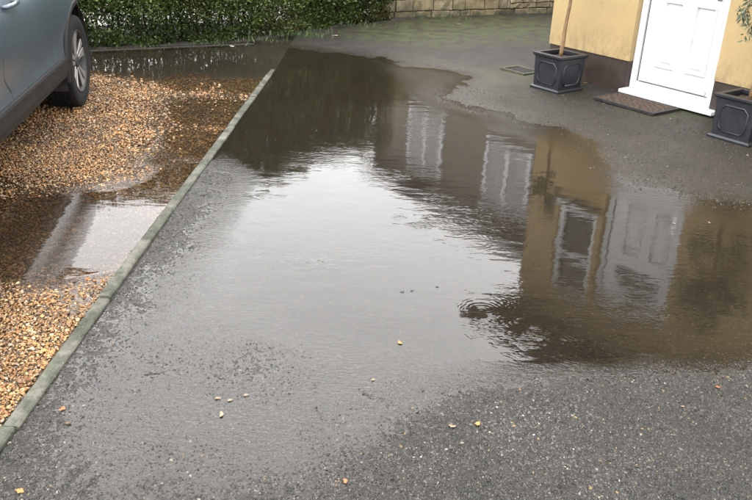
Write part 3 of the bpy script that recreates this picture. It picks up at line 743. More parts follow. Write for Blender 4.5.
# ------------------------------------------------------------------ gully surround by the left pot
gp = gpt(521, 70, .02); gl = empty('gully', (gp[0], gp[1], .014), HOUSE_RZ)
bm = bmesh.new()
for a in ((-.17, .17, -.13, -.10), (-.17, .17, .10, .13), (-.17, -.14, -.10, .10), (.14, .17, -.10, .10)): box(bm, *a, -.02, .012)
obj('surround', bm, simple('gully_concrete', (.042, .042, .022), .9, var=.6, vscale=20, bump=.004), gl)
for k in range(7):
    obj('grate_bar', boxbm(-.14, .14, -.094 + .0286 * k, -.082 + .0286 * k, -.012, .004), RUBBER, gl)
tag(gl, 'small drain gully with pale concrete surround behind the left planter', 'drain')

# ------------------------------------------------------------------ stone garden wall at the back
W0 = Vector((.065, 11.30, 0)); WD = Vector((2.445, 1.173, 0)).normalized(); WRZ = math.atan2(WD.y, WD.x)
wall = empty('stone_wall', W0, WRZ)
tag(wall, 'low coursed sandstone garden wall behind the driveway', 'wall')
bm = bmesh.new(); box(bm, -1.3, 4.6, .03, .25, -.1, 1.10); obj('mortar_core', bm, MORTAR, wall)
def stone_mesh(l, h, seed):
    rg = random.Random(seed); bm = bmesh.new()
    box(bm, 0, l, 0, .09, 0, h)
    bmesh.ops.subdivide_edges(bm, edges=[e for e in bm.edges if abs(e.verts[0].co.x - e.verts[1].co.x) > .05], cuts=2, use_grid_fill=True)
    for v in bm.verts:
        if v.co.y < .01: v.co += Vector((rg.uniform(-.006, .006), rg.uniform(-.014, .008), rg.uniform(-.006, .006)))
    return bm
z = -.03; ci = 0
while z < 1.06:
    h = random.choice((.125, .14, .155)); x = -1.3 + random.uniform(-.2, 0)
    while x < 4.55:
        fine = x > 1.9 and z > .10
        if fine:
            l = random.uniform(.20, .26); 
            for q in range(2):
                o = obj('stone', stone_mesh(l - .012, h / 2 - .012, random.random()), STONE, wall, bevel=.004); o.location = (x, random.uniform(-.004, .006), z + q * h / 2)
        else:
            l = random.uniform(.16, .34)
            o = obj('stone', stone_mesh(l - .012, h - .012, random.random()), STONE, wall, bevel=.006); o.location = (x, random.uniform(-.008, .008), z)
        x += l
    z += h; ci += 1
x = -1.32
while x < 4.55:
    l = random.uniform(.4, .6); o = obj('coping_stone', boxbm(0, l - .012, -.04, .29, 1.12, 1.19), STONE, wall, bevel=.012); o.location.x = x; x += l

# ------------------------------------------------------------------ hedge along the left back
HPL = [(-6.6, 6.85), (-5.0, 7.55), (-3.1, 8.46), (-2.1, 8.93), (-1.5, 9.33), (-1.0, 9.98), (-.35, 10.72), (.12, 11.10)]
HPL = np.array(HPL)
seg = np.linalg.norm(np.diff(HPL, axis=0), axis=1); cum = np.concatenate([[0], np.cumsum(seg)]); HL = cum[-1]
def hpath(s):
    x = np.interp(s, cum, HPL[:, 0]); y = np.interp(s, cum, HPL[:, 1])
    e = 0.05; tx_ = np.interp(s + e, cum, HPL[:, 0]) - np.interp(s - e, cum, HPL[:, 0]); ty = np.interp(s + e, cum, HPL[:, 1]) - np.interp(s - e, cum, HPL[:, 1])
    n_ = np.hypot(tx_, ty) + 1e-9; return x, y, -ty / n_, tx_ / n_      # normal pointing back
hedge = empty('hedge', (-2.1, 9.3, 0)); tag(hedge, 'dense dark green privet hedge along the back of the driveway', 'hedge')
HO = np.array([-2.1, 9.3, 0])
n = 195000
s_ = RNG.uniform(0.4, HL, n); zf = np.where(RNG.random(n) < .62, RNG.uniform(.02, .85, n), RNG.uniform(.85, 1.85, n))
zlow = .30 + .16 * vnoise(s_, s_ * 0, .35) * 2 
gap = np.clip((vnoise(s_ * 1.0, zf * 1.6, .13) + .12) * 4, 0, 1) * np.clip(1 - np.abs(zf - .24) / .13, 0, 1)
keep = RNG.random(n) > gap * .90
s_, zf = s_[keep], zf[keep]; n = len(s_)
bulge = .16 * vnoise(s_, zf * 1.3, .45) + .10 * vnoise(s_ + 5, zf, .17)
dep = RNG.exponential(.10, n); dep = np.where(RNG.random(n) < .25, RNG.uniform(0, .75, n), dep); dep = np.clip(dep, 0, .85); dep = np.where(zf < .2, np.minimum(dep, .35), dep)
und = np.clip((.45 - zf) * .3, 0, .10) - .05
x, y, nx_, ny_ = hpath(s_)
topn = np.clip((zf - 1.6) * .6, 0, .3)
dd = dep + bulge + und + topn
P = np.stack([x + nx_ * dd, y + ny_ * dd, zf + .05 * vnoise(s_, dep, .3)], 1) - HO
D = np.stack([-nx_, -ny_, np.full(n, .25)], 1) + RNG.normal(0, .75, (n, 3))
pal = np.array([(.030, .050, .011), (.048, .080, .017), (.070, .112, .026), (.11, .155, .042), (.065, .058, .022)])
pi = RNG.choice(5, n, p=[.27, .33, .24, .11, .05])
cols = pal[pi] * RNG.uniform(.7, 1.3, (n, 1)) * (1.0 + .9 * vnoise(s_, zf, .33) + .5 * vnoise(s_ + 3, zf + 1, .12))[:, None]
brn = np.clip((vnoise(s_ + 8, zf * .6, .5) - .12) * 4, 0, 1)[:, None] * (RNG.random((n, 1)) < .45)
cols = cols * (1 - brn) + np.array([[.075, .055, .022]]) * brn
o = leaf_cloud('foliage', P, D, RNG.uniform(.026, .044, n), RNG.uniform(.016, .025, n), cols, LEAF, hedge); o['kind'] = 'stuff'
nb_ = 24000
sb = RNG.uniform(.3, HL + .05, nb_); zb2 = RNG.uniform(.34, 1.80, nb_); x, y, nx_, ny_ = hpath(sb); db = RNG.uniform(.22, .8, nb_)
Pb = np.stack([x + nx_ * db, y + ny_ * db, zb2], 1) - HO; Db = RNG.normal(0, 1, (nb_, 3))
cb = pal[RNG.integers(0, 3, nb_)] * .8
o = leaf_cloud('backing_foliage', Pb, Db, RNG.uniform(.07, .11, nb_), RNG.uniform(.05, .08, nb_), cb, LEAF, hedge); o['kind'] = 'stuff'  # oversized dark leaves added inside to block light coming through the hedge
for k in range(62):
    s0 = .6 + (HL - .7) * (k + random.uniform(.1, .9)) / 62
    x, y, a, b = [float(q) for q in hpath(np.array(s0))]
    d0 = random.uniform(.18, .5); base = Vector((x + a * d0, y + b * d0, -.05)) - Vector(HO)
    bm = bmesh.new(); lean = Vector((random.uniform(-.15, .15), random.uniform(-.15, .15), 1))
    pts = [base + lean * q * .3 + Vector((random.uniform(-.02, .02), random.uniform(-.02, .02), 0)) * (q > 0) for q in range(6)]
    tube(bm, pts, [.017 - .0026 * q for q in range(6)], 6)
    for q in range(7):
        i = random.randint(0, 3); st = pts[i].lerp(pts[i + 1], random.random()); d = Vector((random.uniform(-1, 1), random.uniform(-1, 1), random.uniform(.5, 1.4))).normalized()
        tube(bm, [st, st + d * .16, st + d * .34 + Vector((random.uniform(-.04, .04), random.uniform(-.04, .04), 0))], [.007, .005, .002], 5)
    obj('stem', bm, TWIG, hedge)
# strip of soil and low kerb below it
SOILH = simple('hedge_soil', (.014, .011, .008), .9, var=.5, vscale=12, bump=.02, bscale=30, dirt=((.018, .028, .008), .7))
ss_ = np.linspace(.0, HL + .6, 150); 
V = []
for s0 in ss_:
    x, y, a, b = [float(q) for q in hpath(np.array(min(s0, HL - .06)))]
    if s0 > HL - .06: x += (s0 - HL + .06) * WD.x; y += (s0 - HL + .06) * WD.y
    for q, (dd_, zz_) in enumerate([(-.02, -.06), (.02, .012), (.18, .03), (.5, .045), (1.1, .05)]):
        V.append((x + a * (dd_ + (random.uniform(-.03, .03) if q < 3 else 0)), y + b * dd_, zz_ + random.uniform(-.006, .008)))
V = np.array(V); i = np.arange(len(V)).reshape(-1, 5)
Fq = np.stack([i[:-1, :-1], i[1:, :-1], i[1:, 1:], i[:-1, 1:]], 2).reshape(-1)
o = link('hedge_bed', numesh('hedge_bed', V, Fq, 4), SOILH, smooth=True); tag(o, kind='structure')
k2 = empty('hedge_kerb', (-3.1, 8.34, 0)); tag(k2, kind='structure')
a0 = Vector((-5.6, 7.19, 0)); kd = Vector((.905, .425, 0)).normalized(); kn = Vector((-kd.y, kd.x, 0))
for q in range(5):
    A = a0 + kd * .915 * q; bm = boxbm(.004, .911, 0, .05, -.1, .005)
    o = obj('kerb_stone', bm, SOILH, k2, bevel=.005); o.location = A - k2.location; o.rotation_euler = (0, 0, math.atan2(kd.y, kd.x))

# beyond the hedge: pavement, road and a pale boundary wall
WD2 = Vector((.905, .425, 0)).normalized(); rz2 = math.atan2(WD2.y, WD2.x)
PAVE = simple('pavement_tarmac', (.20, .19, .175), .8, var=.2, vscale=3, bump=.003)
pv = obj('pavement', boxbm(-12, 2.2, .15, 2.0, -.1, .05), PAVE); pv.location = (-2.75, 9.75, 0); pv.rotation_euler = (0, 0, rz2); tag(pv, kind='structure')
rd = obj('road', boxbm(-30, 30, 0, 6.0, -.13, -.04), simple('road_asphalt', (.07, .07, .07), .6, var=.2, vscale=2, bump=.003)); rd.location = Vector((-2.75, 9.75, 0)) + Vector((-WD2.y, WD2.x, 0)) * 2.01; rd.rotation_euler = (0, 0, rz2); tag(rd, kind='structure')
bw = empty('boundary_wall', Vector((-3.5, 12.6, 0)), rz2)
obj('wall_face', boxbm(-5, 3.6, 0, .2, -.1, .85), simple('pale_render', (.32, .28, .25), .8, var=.2, vscale=5, bump=.003), bw); obj('coping', boxbm(-5.05, 3.65, -.04, .24, .852, .92), KERB, bw)
tag(bw, 'pale rendered boundary wall glimpsed through the gaps under the hedge', 'wall')

# ------------------------------------------------------------------ neighbour's house, seen only in the puddle
ND = Vector((.564, -.826, 0)).normalized(); NC = Vector((.42, 19.4, 0)) - ND * 1.0
nb = empty('neighbour_house', NC, math.atan2(ND.y, ND.x))
BRK = simple('grey_brown_render', (.155, .135, .11), .85, var=.15, vscale=3, bump=.003)
def npt(px, py):
    d = ray(px, py); nn = Vector((-ND.y, ND.x)); A = Vector((NC.x, NC.y)); t_ = A.dot(nn) / (d[0] * nn.x + d[1] * nn.y)
    return (Vector((d[0] * t_, d[1] * t_)) - A).dot(Vector((ND.x, ND.y))), -(CAM_H + t_ * d[2])
u0, z1 = npt(407, 172); u1, _ = npt(443, 160); u2, z3 = npt(482, 205); u3, _ = npt(530, 190)
_, z0 = npt(425, 113); 
wins = [(u0 + .02, u1, 3.15, 4.55), (u2, u3, 3.15, 4.55), (u0 + .02, u1, .9, 2.2), (u2, u3, .9, 2.2)]
bm = bmesh.new(); box(bm, 0, 6.7, 0, 6, -.1, 5.0); obj('wall', bm, BRK, nb)
bm = bmesh.new(); prism(bm, [(-.35, 5.0), (-.35, 5.14), (3, 7.6), (6.35, 5.14), (6.35, 5.0)], 'x', -.25, 6.95); obj('roof', bm, simple('slate', (.07, .065, .065), .6, var=.3, vscale=8), nb)
for (a, b, c, d) in wins:
    bm = bmesh.new(); fw = .09
    for q in ((a, a + fw, c, d), (b - fw, b, c, d), (a + fw, b - fw, c, c + fw), (a + fw, b - fw, d - fw, d), ((a + b) / 2 - .05, (a + b) / 2 + .05, c + fw, d - fw)): box(bm, q[0], q[1], -.06, -.002, q[2], q[3])
    wn = obj('window', bm, WHITE, nb)
    for q in ((a + fw, (a + b) / 2 - .05), ((a + b) / 2 + .05, b - fw)):
        obj('pane', boxbm(q[0] + .002, q[1] - .002, -.04, -.004, c + fw + .002, d - fw - .002), simple('net_curtain_glass', (.22, .22, .22), .25, var=.3, vscale=3), wn)
tag(nb, 'grey brown two storey house whose white windows mirror in the puddle', 'house')

# ------------------------------------------------------------------ parked car; local x = right, y = forward, origin under the right front wheel face
CAR_O = Vector((-2.34, 6.2, 0)); CAR_RZ = math.radians(8)
car = empty('parked_car', (CAR_O.x, CAR_O.y, .012), CAR_RZ)
tag(car, 'blue grey crossover car parked on the gravel at the left edge', 'car')
def mat_paint():
    t = NT('blue_grey_paint'); p = t.objc()
    c = t.ramp(t.noise(p, 3, 4), (.3, (.060, .082, .100)), (.7, (.068, .092, .111)))
    # browner and rougher towards the bottom of the body, varied by noise
    z = t.n('SeparateXYZ'); t.l(p, z.inputs[0])
    d = t.math('MULTIPLY', t.ramp(z.outputs[2], (.42, .55), (.80, .05)), t.ramp(t.noise(p, 9, 6, .7), (.35, .2), (.7, 1.0)))
    c = t.mix(d, c, (.045, .040, .033))
    t.set(c, t.mix(d, .30, .6), None, .35)
    t.b.inputs['Coat Weight'].default_value = .6; t.b.inputs['Coat Roughness'].default_value = .16
    return t.m
PAINT = mat_paint()
PLASTIC = simple('black_cladding', (.007, .0062, .0056), .62, var=.3, vscale=12, bump=.0015, dirt=((.013, .010, .0075), .5))
TYRE = simple('tyre_rubber', (.0045, .0045, .0046), .8, var=.3, vscale=20, bump=.001)
ALLOY = simple('polished_alloy', (.30, .285, .27), .38, .7, var=.06)
for m_ in (PLASTIC, TYRE): m_.node_tree.nodes['Principled BSDF'].inputs['Specular IOR Level'].default_value = .22
DARKALLOY = simple('dark_alloy', (.006, .006, .006), .6, .0, var=.2)
WB = 2.70; CW = 1.86; FRONT, REAR = .86, -WB - .84
# lower body: loops around the car at stations along y
def half_w(y):
    e = min((FRONT - y), (y - REAR)); 
    L_ = .92 if (FRONT - y) < (y - REAR) else .55
    return .93 - .26 * max(0, 1 - max(e, 0) / L_) ** 1.9
def top_z(y):
    if y > -.55: return 1.045 - .17 * max(0, (y + .55) / 1.41) ** 1.6
    return 1.045 + .05 * min(1, (-.55 - y) / 2.2)
def section(y):
    hw = half_w(y); tz = top_z(y); k = tz / 1.045
    zb = .305 if REAR + .4 < y < FRONT - .4 else .305 + .16 * (1 - min(FRONT - y, y - REAR) / .4) ** 2
    pr = [(-.09, zb), (-.03, zb + .04), (-.018, .37), (-.012, .47), (-.020, .52), (-.022, .58), (-.012, .66), (-.001, .73 * k), (.0, .80 * k), (-.004, .86 * k), (-.012, .905 * k), (-.035, .945 * k), (-.062, .985 * k), (-.085, tz - .015), (-.125, tz)]
    R = [(hw + a, b) for a, b in pr]
    crown = tz + (.035 if y > -.55 else .0)
    mid = [(hw * .5, crown)]
    full = R + mid + [(-a, b) for a, b in (R + mid)[::-1]]
    return [(a - .93, y, b) for a, b in full]      # right face at local x = 0
bm = bmesh.new(); rings = []
ysec = np.concatenate([np.linspace(REAR, REAR + .5, 10)[:-1], np.linspace(REAR + .5, FRONT - .5, 40)[:-1], np.linspace(FRONT - .5, FRONT, 10)])
for y in ysec: rings.append([bm.verts.new(p) for p in section(y)])
NS = len(rings[0])
for A, B in zip(rings, rings[1:]):
    for k in range(NS): bm.faces.new([A[k], A[(k + 1) % NS], B[(k + 1) % NS], B[k]])
bm.faces.new(rings[0]); bm.faces.new(rings[-1][::-1])
body = obj('body', bm, PAINT, None)
def cutter(bm):
    me = bpy.data.meshes.new('cut'); bmesh.ops.recalc_face_normals(bm, faces=bm.faces); bm.to_mesh(me); bm.free()
    o = bpy.data.objects.new('cut', me); COL.objects.link(o); return o
def boolean(o, c, op):
    m = o.modifiers.new('b', 'BOOLEAN'); m.object = c; m.operation = op; m.solver = 'EXACT'
    dg = bpy.context.evaluated_depsgraph_get(); me = bpy.data.meshes.new_from_object(o.evaluated_get(dg)); o.modifiers.clear(); o.data = me
def arch_cut(cx, cy, r):
    bm = bmesh.new(); x0, x1 = (cx, cx + .5)
    poly = [(cy + r * math.cos(a), .34 + r * math.sin(a)) for a in np.linspace(-.35, math.pi + .35, 40)] + [(cy - r * .85, -.3), (cy + r * .85, -.3)]
    prism(bm, poly, 'x', x0, x1); return bm
cuts = []
for cy in (0.03, .03 - WB):
    for cx in (-.30, -1.86 - .2):
        c = cutter(arch_cut(cx, cy, .445)); boolean(body, c, 'DIFFERENCE'); bpy.data.objects.remove(c)
DOORS = {'front': [(-1.67, 1.02), (-1.70, .9), (-1.80, .74), (-1.80, .62), (-1.70, .52), (-1.70, .478), (-.60, .478), (-.56, .56), (-.55, .8), (-.56, 1.02)],
         'rear': [(-1.687, 1.02), (-1.717, .9), (-1.817, .74), (-1.817, .62), (-1.717, .52), (-1.717, .478), (-2.12, .478), (-2.20, .55), (-2.42, .80), (-2.55, .92), (-2.60, 1.02)]}
doors = {}
for nm, poly in DOORS.items():
    cen = np.mean(poly, axis=0); P_ = np.array(poly)
    bm = bmesh.new(); prism(bm, poly, 'x', -.12, .10); c = cutter(bm)
    d = bpy.data.objects.new('door', body.data.copy()); COL.objects.link(d)
    boolean(d, c, 'INTERSECT'); bpy.data.objects.remove(c); doors[nm] = d
    # the opening is 4 mm wider all round
    gp_ = []
    for i in range(len(P_)):
        a, b_, c_ = P_[i - 1], P_[i], P_[(i + 1) % len(P_)]
        e1 = (b_ - a) / np.linalg.norm(b_ - a); e2 = (c_ - b_) / np.linalg.norm(c_ - b_)
        nn = np.array([e1[1] + e2[1], -(e1[0] + e2[0])]); nn /= np.linalg.norm(nn)
        if nn.dot(b_ - cen) < 0 and nm == 'front' and False: nn = -nn
        sgn = 1 if np.cross(P_[1] - P_[0], P_[2] - P_[1]) else 1
        gp_.append(b_ + nn * .0045)
    area = lambda q: abs(sum(q[i - 1][0] * q[i][1] - q[i][0] * q[i - 1][1] for i in range(len(q))))
    if area(gp_) < area(P_): gp_ = [p - (g - p) for p, g in zip(P_, gp_)]
    bm = bmesh.new(); prism(bm, [tuple(q) for q in gp_], 'x', -.119, .10); c = cutter(bm); boolean(body, c, 'DIFFERENCE'); bpy.data.objects.remove(c)
for o_ in [body] + list(doors.values()):
    o_.parent = car; me = o_.data
    if not me.materials: me.materials.append(PAINT)
    me.polygons.foreach_set('use_smooth', [True] * len(me.polygons))
    try: me.set_sharp_from_angle(angle=math.radians(28))
    except Exception: pass
for nm, hy in (('front', -1.49), ('rear', -2.42)):
    bm = bmesh.new(); tube(bm, [(-.045, hy - .11, .975), (-.008, hy - .10, .978), (.004, hy, .98), (-.008, hy + .10, .978), (-.045, hy + .11, .975)], [.012, .014, .014, .014, .012], 8)
    obj('handle', bm, PAINT, doors[nm], smooth=True)
# sill cladding
bm = bmesh.new()
for ya, yb in ((-WB + .46, -.40),):
    prism(bm, [(-.12, .290), (-.05, .300), (-.008, .335), (.004, .38), (.004, .455), (-.004, .474), (-.12, .474)], 'y', ya, yb)
obj('sill_cladding', bm, PLASTIC, car, bevel=.006)
for cy in (.03, .03 - WB):
    bm = bmesh.new(); N = 40; rr = []
    for a in np.linspace(.75 if cy > 0 else -.12, math.pi + .12, N):
        ca, sa = math.cos(a), math.sin(a)
        wx_ = half_w(cy + .45 * ca) - .93
        rr.append([bm.verts.new((x + wx_, cy + r_ * ca, .34 + r_ * sa)) for r_, x in ((.428, -.06), (.428, .004), (.440, .008), (.462, .006), (.470, -.012), (.470, -.06))])
    for A, B in zip(rr, rr[1:]):
        for k in range(6): bm.faces.new([A[k], A[(k + 1) % 6], B[(k + 1) % 6], B[k]])
    bm.faces.new(rr[0]); bm.faces.new(rr[-1][::-1])
    obj('arch_trim', bm, PLASTIC, car, smooth=False)
    # inner liner
    for x0_ in (-.29, -1.86 + .02):
        bm = bmesh.new(); rr = []
        for a in np.linspace(-.3, math.pi + .3, 24): rr.append([bm.verts.new((x, cy + .440 * math.cos(a), .34 + .440 * math.sin(a))) for x in (x0_, x0_ + .265)])
        for A, B in zip(rr, rr[1:]): bm.faces.new([A[0], A[1], B[1], B[0]])
        obj('wheel_liner', bm, RUBBER, car)
obj('underbody', boxbm(-1.70, -.16, REAR + .3, FRONT - .3, .19, .30), RUBBER, car)
# wheels
def make_wheel(cx, cy, side):
    wroot = empty('wheel', (cx, cy, .345)); wroot.parent = car
    bm = bmesh.new(); r = .350; tw = .235
    prof = [(.232, -tw + .03), (.25, -tw + .008), (.30, -tw), (.335, -tw + .006), (r - .004, -tw + .028)]
    # tread with four grooves
    for g_ in (-.185, -.14, -.095, -.05):
        prof += [(r, g_ - .012), (r - .007, g_ - .010), (r - .007, g_), (r, g_ + .002)]
    prof += [(r - .004, -.024), (.337, -.006), (.315, .002), (.29, .004), (.26, .001), (.240, -.006), (.232, -.016)]
    lathe(bm, prof, 72); bmesh.ops.remove_doubles(bm, verts=bm.verts, dist=1e-6)
    ty = obj('tyre', bm, TYRE, wroot)
    bm = bmesh.new(); lathe(bm, [(.205, -.20), (.232, -.205), (.2325, -.016), (.238, -.008), (.236, -.002), (.228, -.004), (.222, -.016), (.214, -.04), (.205, -.19)], 64); obj('rim', bm, DARKALLOY, wroot, smooth=True)
    bm = bmesh.new(); lathe(bm, [(.001, -.13), (.206, -.13), (.206, -.125), (.001, -.125)], 40); obj('brake_disc', bm, simple('iron', (.02, .018, .016), .6, .3), wroot)
    bm = bmesh.new(); lathe(bm, [(.001, -.12), (.060, -.12), (.060, -.035), (.040, -.016), (.001, -.013)], 28); obj('hub', bm, DARKALLOY, wroot)
    for k in range(5):
        a0_ = 2 * math.pi * k / 5 + .35
        R_ = Matrix.Rotation(a0_, 3, 'X')
        # dark spoke body with two polished blades
        for mat_, poly, xa, xb in ((DARKALLOY, [(.045, -.034), (.13, -.044), (.221, -.084), (.221, .084), (.13, .044), (.045, .034)], -.055, -.024),
                                   (ALLOY, [(.05, -.030), (.13, -.046), (.226, -.084), (.226, -.006), (.14, -.005), (.06, -.004)], -.0245, -.0150),
                                   (ALLOY, [(.06, .006), (.14, .012), (.226, .024), (.226, .084), (.13, .044), (.05, .030)], -.0245, -.0150)):
            bm = bmesh.new(); prism(bm, poly, 'x', xa, xb)
            for v in bm.verts:
                rr_ = v.co.y; v.co.x += .012 * (rr_ / .22) ** 2 - .012
            bmesh.ops.rotate(bm, verts=bm.verts, cent=(0, 0, 0), matrix=R_)
            obj('spoke' if mat_ is DARKALLOY else 'spoke_blade', bm, mat_, wroot, bevel=.003)
    if side < 0: wroot.rotation_euler = (0, 0, math.pi)
    return wroot
make_wheel(-.012, .03, 1); make_wheel(-.012, .03 - WB, 1); make_wheel(-1.848, .03, -1); make_wheel(-1.848, .03 - WB, -1)
# greenhouse: pillars and roof as one shell with glass between
def gh(side, y, z):   # lateral place of the glass at a height
    tfrac = (z - 1.05) / .57; return (-.93 + side * (.80 - .20 * tfrac))
bm = bmesh.new()
ROOFZ = 1.60
rp = [(-.55, 1.05), (-1.42, 1.555), (-1.9, 1.62), (-2.7, 1.60), (-3.25, 1.53), (-3.46, 1.10)]
rings = []
for (y, z) in rp[1:5]:
    hw = .60 + .02; rings.append([bm.verts.new(p) for p in [(-.93 - hw, y, z - .06), (-.93 - hw + .03, y, z - .01), (-.93 - .35, y, z + .02), (-.93 + .35, y, z + .02), (-.93 + hw - .03, y, z - .01), (-.93 + hw, y, z - .06), (-.93, y, z - .055)]])
for A, B in zip(rings, rings[1:]):
    for k in range(7): bm.faces.new([A[k], A[(k + 1) % 7], B[(k + 1) % 7], B[k]])
bm.faces.new(rings[0]); bm.faces.new(rings[-1][::-1])
obj('roof', bm, PAINT, car, smooth=True)
for side in (-1, 1):
    for nm_, (ya, za), (yb, zb), rad_ in (('pillar', (-.58, 1.05), (-1.42, 1.52), .033), ('pillar', (-1.66, 1.06), (-1.80, 1.55), .04), ('pillar', (-2.62, 1.08), (-2.72, 1.55), .05), ('pillar', (-3.34, 1.09), (-3.20, 1.50), .07)):
        bm = bmesh.new(); tube(bm, [(gh(side, ya, za), ya, za - .02), (gh(side, yb, zb), yb, zb)], rad_, 8); obj(nm_, bm, PAINT if rad_ in (.033, .07) else PLASTIC, car, smooth=True)
    for q in ([(-.66, 1.06), (-1.62, 1.07), (-1.76, 1.55), (-1.46, 1.53)], [(-1.68, 1.07), (-2.6, 1.085), (-2.70, 1.545), (-1.82, 1.55)], [(-2.66, 1.085), (-3.28, 1.10), (-3.16, 1.48), (-2.76, 1.545)]):
        bm = bmesh.new(); a = [bm.verts.new((gh(side, y, z), y, z)) for y, z in q]; b = [bm.verts.new((gh(side, y, z) - side * .005, y, z)) for y, z in q]
        bm.faces.new(a); bm.faces.new(b[::-1])
        for k in range(4): bm.faces.new([a[k], a[(k + 1) % 4], b[(k + 1) % 4], b[k]])
        obj('side_window', bm, CARGLASS, car)
for nm_, q in (('windscreen', [(-.56, 1.055, .74), (-1.42, 1.53, .58)]), ('rear_window', [(-3.47, 1.10, .72), (-3.24, 1.50, .56)])):
    bm = bmesh.new(); (ya, za, wa), (yb, zb, wb_) = q
    a = [bm.verts.new(p) for p in [(-.93 - wa, ya, za), (-.93 + wa, ya, za), (-.93 + wb_, yb, zb), (-.93 - wb_, yb, zb)]]; b = [bm.verts.new(v.co + Vector((0, -.006 if nm_ == 'windscreen' else .006, -.003))) for v in a]
    bm.faces.new(a); bm.faces.new(b[::-1])
    for k in range(4): bm.faces.new([a[k], a[(k + 1) % 4], b[(k + 1) % 4], b[k]])
    obj(nm_, bm, CARGLASS, car)
for side in (-1, 1):
    bm = bmesh.new(); bmesh.ops.create_uvsphere(bm, u_segments=16, v_segments=10, radius=1)
    for v in bm.verts: v.co = Vector((-.93 + side * (.93 + .10) + v.co.x * .10, -.78 + v.co.y * .075, 1.12 + v.co.z * .065))
    tube(bm, [(-.93 + side * .83, -.76, 1.06), (-.93 + side * .97, -.76, 1.09)], .03, 8)
    obj('wing_mirror', bm, PAINT, car, smooth=True)
    bm = bmesh.new(); box(bm, -.93 + side * .66 - .13, -.93 + side * .66 + .13, FRONT - .30, FRONT - .04, .70, .80)
    obj('headlight', bm, simple('headlight_lens', (.5, .52, .55), .1), car, bevel=.02)
    bm = bmesh.new(); box(bm, -.93 + side * .70 - .08, -.93 + side * .70 + .08, REAR + .0, REAR + .12, .80, 1.02)
    obj('tail_light', bm, simple('tail_lens', (.25, .01, .01), .15), car, bevel=.02)

# ------------------------------------------------------------------ fallen leaves and scraps
def make_leaf(px, py, size, col, label, name='fallen_leaf', cat='leaf', z=None, curl=.25):
    g = gpt(px, py); 
    zg = float(asphalt_z(np.array([g[0]]), np.array([g[1]]), False)[0]) if g[0] > kerb_x(g[1]) else float(gravel_z(np.array([g[0]]), np.array([g[1]]))[0]) + .006
    zg = max(zg + .004, .0015)
    nseg = 6; V = []; a = random.uniform(0, 6.28)
    for i in range(nseg + 1):
        t_ = i / nseg; wd = .36 * size * math.sin(math.pi * min(1, t_ * .96 + .03)) ** .8 * random.uniform(.55, 1.25)
        for s in (-1, 0, 1):
            V.append((size * 1.15 * (t_ - .5), s * wd * random.uniform(.8, 1.2) + .12 * size * math.sin(t_ * 4), size * (curl * .5 * (s * s) * .6 + curl * (t_ - .5) ** 2) + random.uniform(0, .03) * size))
    i = np.arange(len(V)).reshape(-1, 3)
    Fq = np.stack([i[:-1, :-1], i[1:, :-1], i[1:, 1:], i[:-1, 1:]], 2).reshape(-1)
    c = np.array(col)[None] * RNG.uniform(.75, 1.2, (len(V), 1))
    o = link(name, numesh(name, np.array(V), Fq, 4, c), DEADLEAF, smooth=True); o.location = (g[0], g[1], zg); o.rotation_euler = (0, 0, a)
    sm = o.modifiers.new('thick', 'SOLIDIFY'); sm.thickness = .0008
    tag(o, label, cat); return o
OR, YE, PA, BR = (.30, .10, .03), (.30, .155, .035), (.22, .155, .10), (.08, .045, .02)
LV = [(62, 410, .024, OR, 'orange brown leaf on wet tarmac beside the kerb, lower left'),
 (20, 493, .026, YE, 'yellow orange leaf at the bottom left corner'),
 (400, 343, .024, YE, 'yellow leaf lying in the shallow water at mid picture'),
 (373, 380, .014, PA, 'tiny cream petal below the yellow leaf in the shallows'),
 (218, 399, .018, PA, 'pale leaf scrap in the near shallows, leftmost of a loose row'),
 (230, 401, .016, PA, 'pale leaf scrap in the near shallows, second of a loose row'),
 (246, 396, .016, PA, 'pale leaf scrap in the near shallows, rightmost of a loose row'),
 (221, 415, .026, (.28, .17, .10), 'pinkish tan crumpled leaf nearest below the loose row of scraps'),
 (452, 428, .022, PA, 'straw coloured leaf at the dry edge, bottom centre'),
 (478, 426, .022, YE, 'thin yellow stalk-like leaf at the dry edge, bottom centre'),
 (717, 389, .016, OR, 'small orange leaf on the bare tarmac at lower right'),
 (682, 409, .012, PA, 'tiny cream scrap on the bare tarmac at lower right'),
 (640, 438, .012, PA, 'tiny pale flake in the middle of the bare tarmac'),
 (68, 424, .018, BR, 'dark brown leaf beside the orange leaf near the kerb'),
 (345, 483, .02, OR, 'reddish tan leaf on the tarmac at bottom centre'),
 (585, 85, .045, (.22, .14, .07), 'tan leaf at the foot of the plinth beside the left planter'),
 (563, 97, .022, PA, 'cream leaf in front of the left planter'),
 (612, 92, .022, PA, 'pale leaf left of the doormat'),
 (335, 37, .07, (.4, .32, .26), 'pale pinkish leaf on the ground below the hedge'),
 (232, 47, .06, (.45, .43, .40), 'white scrap lying at the foot of the hedge'),
 (458, 26, .05, (.3, .27, .2), 'pale scrap on the mossy ground before the stone wall'),
 (674, 224, .016, PA, 'pale fleck floating in the door reflection'),
 (709, 110 + 113, .018, PA, 'pale fleck floating right of the door reflection')]
for (px, py, sz, c, lb) in LV: make_leaf(px, py, sz, c, lb)
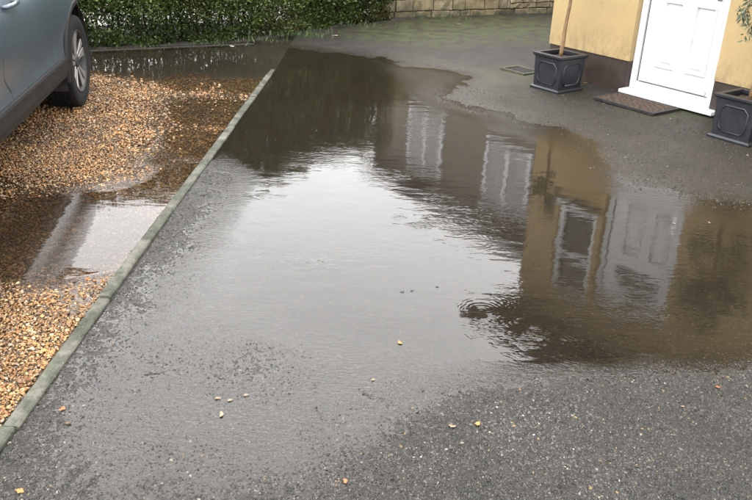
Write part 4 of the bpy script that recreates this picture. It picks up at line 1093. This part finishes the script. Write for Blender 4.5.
for (px, py, rad, lb, gr) in ((402, 292, .0085, 'small dark pebble in the puddle, left one of a close pair', 'pebbles in the puddle'), (412, 291, .0075, 'small dark pebble in the puddle, right one of a close pair', 'pebbles in the puddle'),
                          (437, 287, .006, 'tiny dark pebble alone to the right of the close pair', 'pebbles in the puddle'), (606, 110, .02, 'dark clod of earth on the tarmac left of the doormat', None)):
    g = gpt(px, py); bm = bmesh.new(); bmesh.ops.create_icosphere(bm, subdivisions=2, radius=rad)
    st = Vector((random.uniform(.8, 1.3), random.uniform(.7, 1.0), .55))
    for v in bm.verts: v.co = Vector((v.co.x * st.x, v.co.y * st.y, v.co.z * st.z)) * random.uniform(.75, 1.15)
    zb = float(asphalt_z(np.array([g[0]]), np.array([g[1]]), False)[0])
    for v in bm.verts:
        if v.co.z < 0: v.co.z += min(0, zb)
    o = obj('pebble' if gr else 'earth_clod', bm, RUBBER, None, smooth=True); o.location = (g[0], g[1], max(0, zb) + .001)
    tag(o, lb, 'pebble' if gr else 'clod', gr)

Dl = RNG.normal(0, 1, (nl, 3)) * np.array([[1, 1, .18]])
cl_ = np.array([(.26, .095, .022), (.32, .16, .035), (.15, .06, .02), (.36, .22, .06)])[RNG.integers(0, 4, nl)] * RNG.uniform(.7, 1.2, (nl, 1))
o = leaf_cloud('leaf_litter', np.stack([xl_, yl, zl], 1), Dl, RNG.uniform(.014, .028, nl), RNG.uniform(.008, .016, nl), cl_, DEADLEAF); tag(o, 'small orange brown leaf flakes strewn over the gravel', 'leaf litter', kind='stuff')

# ------------------------------------------------------------------ weeds at the foot of the hedge and wall
P = []; D = []
for (px, py, n, sp) in [(288, 38, 160, .25), (310, 36, 60, .2), (250, 43, 60, .2), (205, 47, 30, .2), (430, 21, 60, .3), (360, 28, 50, .3), (545, 16, 40, .2)]:
    g = gpt(px, py)
    for _ in range(n):
        P.append((g[0] + random.gauss(0, sp), g[1] + random.gauss(0, .06) + .03, .01)); D.append((random.gauss(0, .4), random.gauss(0, .4), 1))
n = len(P); cols = np.array([(.05, .09, .02)]) * RNG.uniform(.6, 1.4, (n, 1))
o = leaf_cloud('grass', np.array(P), np.array(D), RNG.uniform(.04, .10, n), RNG.uniform(.006, .010, n), cols, GRASSM); tag(o, 'thin green grass and weeds along the foot of the hedge', 'grass', kind='stuff')
